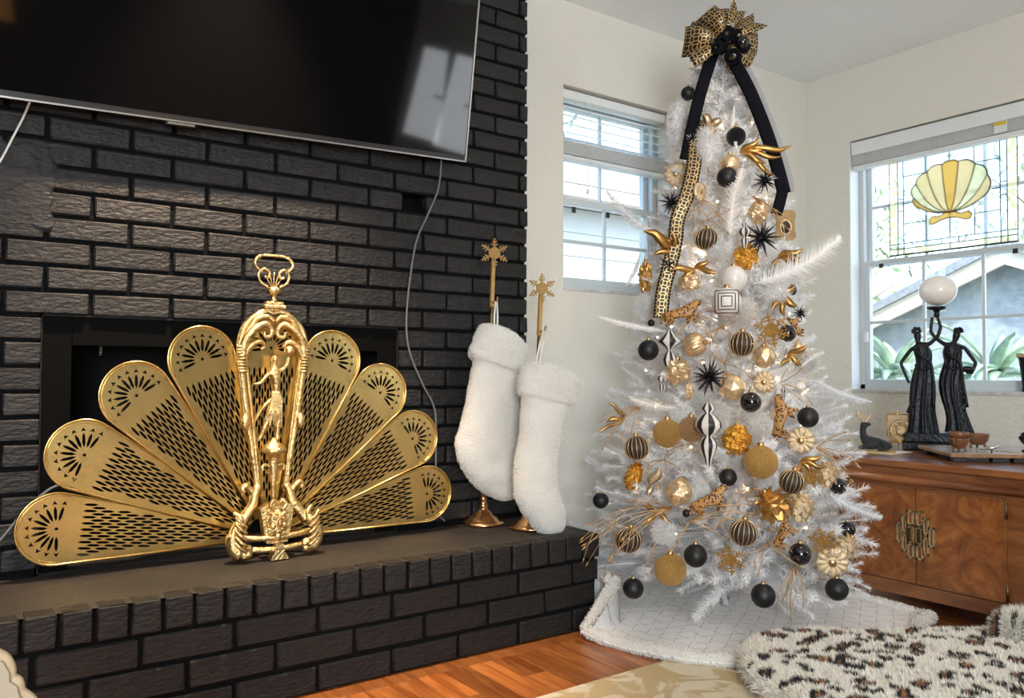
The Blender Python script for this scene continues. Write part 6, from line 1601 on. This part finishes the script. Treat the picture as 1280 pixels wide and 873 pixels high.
# feathers
feather((912, 297), (928, 210), 17, 'large upright white feather in the upper middle of the tree', 'feather_cream', (.06, .08), .10)
feather((940, 356), (1052, 296), 24, 'large white ostrich feather sweeping off the right side of the upper tree', 'feather_white', (.03, None), -.14, n=90)
feather((832, 414), (748, 396), 6, 'thin white feather spike sticking out of the tree\'s left side', 'feather_white', (.03, None), .06, n=60)
feather((1035, 618), (1103, 648), 14, 'long white feather sweeping right in front of the cabinet', 'feather_grey', (.03, None), -.10, n=80)
feather((1015, 474), (1090, 503), 7, 'wispy pale feather reaching right over the deer', 'feather_grey', (.02, None), -.12, n=50)
feather((850, 511), (786, 497), 9, 'pale feather lying to the left below the starburst', 'feather_cream', (.03, None), .1)
feather((828, 300), (758, 238), 10, 'grey white feather in front of the far window', 'feather_grey', (.02, None), .12, n=60)
feather((1000, 460), (1030, 440), 9, 'short white feather at the right edge, mid tree', 'feather_white', (.02, None), .1, n=40)
feather((922, 190), (918, 130), 4, 'narrow white feather under the bow', 'feather_cream', (.05, .03), .1, n=40)
feather((1040, 508), (1062, 486), 6, 'small white feather beside the black ball at the right edge', 'feather_white', (.02, None), .1, n=40)
feather((800, 320), (782, 358), 5, 'small white feather hanging at the left edge by the far window', 'feather_white', (.02, None), .1, n=40)
# marabou puffs
for a in ((847, 155, 14, 34, 'tall white marabou puff at the upper left below a black ball'), (884, 185, 15, 32, 'white marabou puff beside the velvet ribbon, upper tree'), (898, 312, 16, 11, 'white marabou puff left of the upper orange foil ornament'), (806, 384, 12, 16, 'white marabou puff at the left edge above the thin feather'),
          (852, 520, 14, 16, 'white marabou puff above the left gold glitter ball'), (968, 366, 22, 16, 'white marabou puff at the foot of the large ostrich feather'), (873, 615, 12, 14, 'white marabou puff above the lower cheetah')): fluff(*a)
for a in ((948, 532, 17, 15, 'cream marabou puff right of the mid-tree foil ornament'), (898, 520, 12, 20, 'cream marabou puff behind the striped drop'), (1008, 452, 14, 14, 'pink cream marabou puff at the right edge, mid tree'), (930, 390, 14, 16, 'cream marabou puff behind the ball with black squares')): fluff(*a, matn='feather_cream')
# gold leaves and twigs
leaf_spray(925, 192, [(62, -8, 8), (48, 6, 7), (30, 14, 9), (44, 30, 7), (20, -16, 8), (28, -4, 9)], 'gold leaf spray pointing right near the top of the tree')
leaf_spray(845, 312, [(-42, -22, 13), (-20, -14, 12), (-30, 8, 8), (-6, -18, 9)], 'gold leaf pick pointing left by the far window')
leaf_spray(868, 336, [(-30, 2, 9), (24, 6, 8), (-14, 12, 8), (16, -10, 7)], 'gold leaf pick above the crumpled champagne ornament')
leaf_spray(972, 322, [(26, -8, 10), (22, 10, 8), (34, 4, 7), (-10, 14, 7)], 'gold leaf pick under the little gold frame')
leaf_spray(974, 372, [(18, -16, 9), (20, 12, 10), (-12, 16, 8), (6, 24, 8)], 'gold leaf pick at the right edge above the gold snowflake')
leaf_spray(890, 158, [(-14, -14, 12), (10, -10, 11), (-4, 16, 12)], 'champagne leaf cluster near the top between the ribbon tails', 'champagne')
leaf_spray(783, 520, [(-26, 8, 7), (-38, 22, 5), (-14, -8, 6), (-24, -16, 5)], 'gold leaf pick at the left edge above a striped ball')
leaf_spray(814, 606, [(6, -24, 14), (-4, 14, 9)], 'pale gold leaf beside the gold pinecone', 'champagne_pale')
twig_spray(838, 636, [(-110, 40), (-95, 12), (-80, 58), (-60, 30), (-30, 60), (-45, -8)], 'gold twig spray reaching left across the lower tree')
twig_spray(862, 652, [(80, -8), (60, -20), (100, 6), (40, 10), (-30, 50)], 'gold twig spray reaching right across the lower tree')
twig_spray(880, 250, [(-10, 40), (24, 30), (-24, 20), (10, -26), (20, 12)], 'gold twig spray beside the printed ribbon, upper tree')
twig_spray(940, 245, [(34, 30), (46, 46), (20, 22), (12, 40)], 'gold twig spray below the gold leaf spray, upper right')
twig_spray(900, 410, [(34, -14), (-30, 20), (22, 24), (-12, 30)], 'gold twig spray in front of the upper middle tree')
twig_spray(993, 706, [(-10, 66), (-4, 74), (4, 60), (-22, 52), (8, 48), (-14, 40)], 'gold straw tassel hanging below the glossy black ball', droop=.02, bud=False)
twig_spray(1020, 560, [(40, 42), (24, 26), (48, 18), (30, -14)], 'gold twig spray at the right edge above the cabinet')
twig_spray(800, 510, [(-40, 40), (-46, 8), (-20, 50), (-30, 22)], 'gold twig spray at the left edge of the mid tree')
twig_spray(770, 650, [(-34, 48), (-10, 62), (-40, 24)], 'gold bud twigs hanging over the hearth corner')
twig_spray(940, 610, [(-30, 24), (-44, 36), (28, 14), (14, 34)], 'gold twig spray below the largest gold ball')

twig_spray(870, 395, [(26, 10), (-24, 18), (12, 26), (30, -6)], 'copper tinsel twigs under the upper cheetah')
twig_spray(905, 455, [(-16, -30), (22, -22), (30, 12), (-6, 26)], 'copper tinsel twigs between the large starburst and the striped ball')
twig_spray(975, 480, [(-26, 14), (18, -22), (24, 16), (-8, 30)], 'copper tinsel twigs above the upright cheetah')
twig_spray(830, 575, [(-26, 10), (22, 16), (14, -18), (-10, 28)], 'copper tinsel twigs under the left gold glitter ball')
twig_spray(960, 680, [(-26, 10), (28, 16), (14, -18), (-12, 30)], 'copper tinsel twigs between the low striped ball and the glossy ball')
twig_spray(885, 275, [(-18, -16), (24, -12), (20, 18), (-22, 14)], 'copper tinsel twigs above the upper striped ball')
leaf_spray(1000, 578, [(24, -10, 8), (20, 14, 8), (-14, 18, 7), (30, 4, 7)], 'gold leaf pick right of the largest gold ball')
leaf_spray(985, 445, [(18, -14, 8), (16, 12, 8), (-14, 14, 7)], 'gold leaf pick right of the faceted ball under the snowflake')
leaf_spray(820, 640, [(-18, -12, 8), (18, 12, 8), (-14, 16, 7), (20, -8, 7)], 'gold leaf pick above the large low gold ball')
fluff(960, 600, 12, 14, 'white marabou puff under the largest gold ball')
fluff(830, 665, 14, 14, 'white marabou puff right of the low left striped ball')
# ------------------------------------------------------------------ ribbons and bow
def ribbon_mesh(path, width, normal_from, uvs=.024):
    """strip of given width along path, lying against the tree; returns mesh with a UV map"""
    P = catmull(path, 8); n = len(P); vs = []; uv = []; fs = []; d = 0; K = 5
    for i, p in enumerate(P):
        t = (P[min(i+1, n-1)]-P[max(i-1, 0)]).normalized(); nr = normal_from(p, i/(n-1)); sd = t.cross(nr).normalized()
        if i: d += (P[i]-P[i-1]).length
        for k in range(K):
            q = k/(K-1)-.5; vs.append(p+sd*(q*width)+nr*(.0008*cos(q*pi)+.002*sin(d*25))); uv.append((q*width/uvs, d/uvs))
    for i in range(n-1):
        for k in range(K-1): fs.append((i*K+k, i*K+k+1, (i+1)*K+k+1, (i+1)*K+k))
    me = bpy.data.meshes.new('ribbon'); me.from_pydata([tuple(v) for v in vs], [], fs); ul = me.uv_layers.new(name='UVMap')
    for lp in me.loops: ul.data[lp.index].uv = uv[lp.vertex_index]
    me.polygons.foreach_set('use_smooth', [True]*len(fs)); return me
def toward(p, u): return (Vector((0, 0, CAM_H))-p).normalized()
def twist(a0, a1):
    def f(p, u):
        v = toward(p, u); ang = a0+(a1-a0)*u; return (Matrix.Rotation(ang, 3, 'Z') @ v)
    return f
def ribbon_obj(name, pix, wpx, matn, label, off, nf=toward, parent=None):
    path = [on_tree(x, y, o_) for (x, y), o_ in zip(pix, off if isinstance(off, (list, tuple)) else [off]*len(pix))]
    me = ribbon_mesh(path, wpx*pxm(path[0]), nf); me.materials.append(MAT[matn]); return me, path
TOPC = on_tree(903, 56, .05)
bow = tag(empty('ribbon_bow', tuple(TOPC)), 'gold and black printed ribbon bow with velvet curls topping the tree', 'bow')
sB = pxm(TOPC); rr = random.Random(9)
def bow_tab(ang, ln, wd, cup, matn, lift=0.0, vcut=True, tw=0.0):
    """ribbon tab springing from the knot, flaring outwards; its end is cut to a point or a dovetail"""
    d = _R*cos(ang)+_U*sin(ang); f = -_F; sd = d.cross(f).normalized(); sd = (sd*cos(tw)+f*sin(tw)); vs = []; uv = []; fs = []; K = 7; N_ = 13; L = 0
    for i in range(N_):
        t = i/(N_-1); w = wd*(.22+.78*min(1, t*1.35)**.9); h = cup*sin(pi*min(1, t*1.05))*ln+lift
        for k in range(K):
            q = k/(K-1)*2-1; ext = 1.0
            if vcut and t > .5: ext = 1+(.22*abs(q)-.10)*((t-.5)/.5)
            p = d*(ln*t*ext)+sd*(q*w/2)+f*(h+.16*wd*(1-q*q)*(1 if cup > 0 else -1)); vs.append(p); uv.append((q*wd/2/.026, ln*t*ext/.026))
    for i in range(N_-1):
        for k in range(K-1): fs.append((i*K+k, i*K+k+1, (i+1)*K+k+1, (i+1)*K+k))
    me = bpy.data.meshes.new('bow_loop'); me.from_pydata([tuple(v) for v in vs], [], fs); ul = me.uv_layers.new(name='UVMap')
    for lp in me.loops: ul.data[lp.index].uv = uv[lp.vertex_index]
    me.polygons.foreach_set('use_smooth', [True]*len(fs)); o = link('bow_loop', me, matn, bow); mod(o, 'SOLIDIFY', thickness=.0012)
for k, (deg, ln, w, c, tw) in enumerate(((97, 46, 24, .14, .2), (66, 50, 22, .10, -.5), (33, 50, 24, .16, .4), (4, 46, 22, .22, -.3), (-28, 44, 22, .2, .3), (124, 44, 28, .2, .5), (150, 48, 26, .12, -.4), (176, 50, 30, .2, .3), (206, 48, 22, .1, -.3), (-58, 38, 22, .1, .4))):
    bow_tab(radians(deg), ln*sB*.98, w*sB*1.22, c*1.3, 'ribbon_print', (k % 3)*.016-.018, k in (1, 2), tw*1.3)
for deg, ln in ((80, 40), (18, 38), (136, 42), (190, 40), (-12, 36)):
    bow_tab(radians(deg), ln*sB, 24*sB, .3, 'ribbon_grey', -.02, False, .6)
for x, y, r in ((905, 48, 8), (893, 66, 7), (912, 77, 9), (918, 52, 8), (898, 58, 7), (925, 64, 7)):
    p = (_R*(x-903)-_U*(y-56))*sB-_F*.045; m = MB(); ax = (-_F+_R*rr.uniform(-.5, .5)+_U*rr.uniform(-.4, .4)).normalized(); u = ax.orthogonal().normalized(); v = ax.cross(u)
    for j in range(2): m.tube([p+(u*cos(q)+v*sin(q))*(r*sB*(1-.35*j))+ax*(.006*j) for q in [2*pi*i/16 for i in range(16)]], .005, 6, closed=True, flat=2.2, up=ax)
    m.build('velvet_curl', 'velvet', bow)
MB().ball(tuple((_R*20-_U*4)*sB-_F*.05), 9*sB, 20, 12).build('black_bauble', 'ball_gloss_black', bow)
MB().ball((0, 0, 0), .035, 14, 8).build('knot', 'velvet', bow)
def bow_part(name, pix, wpx, matn, off, nf=toward):
    me, path = ribbon_obj(name, pix, wpx, matn, '', off, nf); o = link(name, me, None, bow); o.location = -TOPC; mod(o, 'SOLIDIFY', thickness=.0012); return o
bow_part('velvet_tail', [(893, 62), (882, 95), (872, 130), (864, 165), (857, 200)], 15, 'velvet', [.05, .05, .05, .05, .05])
bow_part('velvet_tail', [(918, 78), (936, 112), (952, 150), (966, 190), (976, 225), (980, 242)], 16, 'velvet', [.05, .05, .05, .05, .05, .05])
bow_part('velvet_tail', [(978, 240), (974, 256), (970, 268)], 14, 'velvet', [.05, .04, .03])
bow_part('backing_tail', [(930, 80), (948, 115), (962, 150), (976, 190), (986, 225), (988, 240)], 10, 'ribbon_grey', [.035]*6)
bow_part('printed_tail', [(876, 150), (870, 182), (866, 215), (858, 246), (847, 274), (844, 302), (837, 332), (829, 365), (826, 398)], 18, 'ribbon_print', [.02, .04, .045, .05, .055, .05, .05, .045, .04])
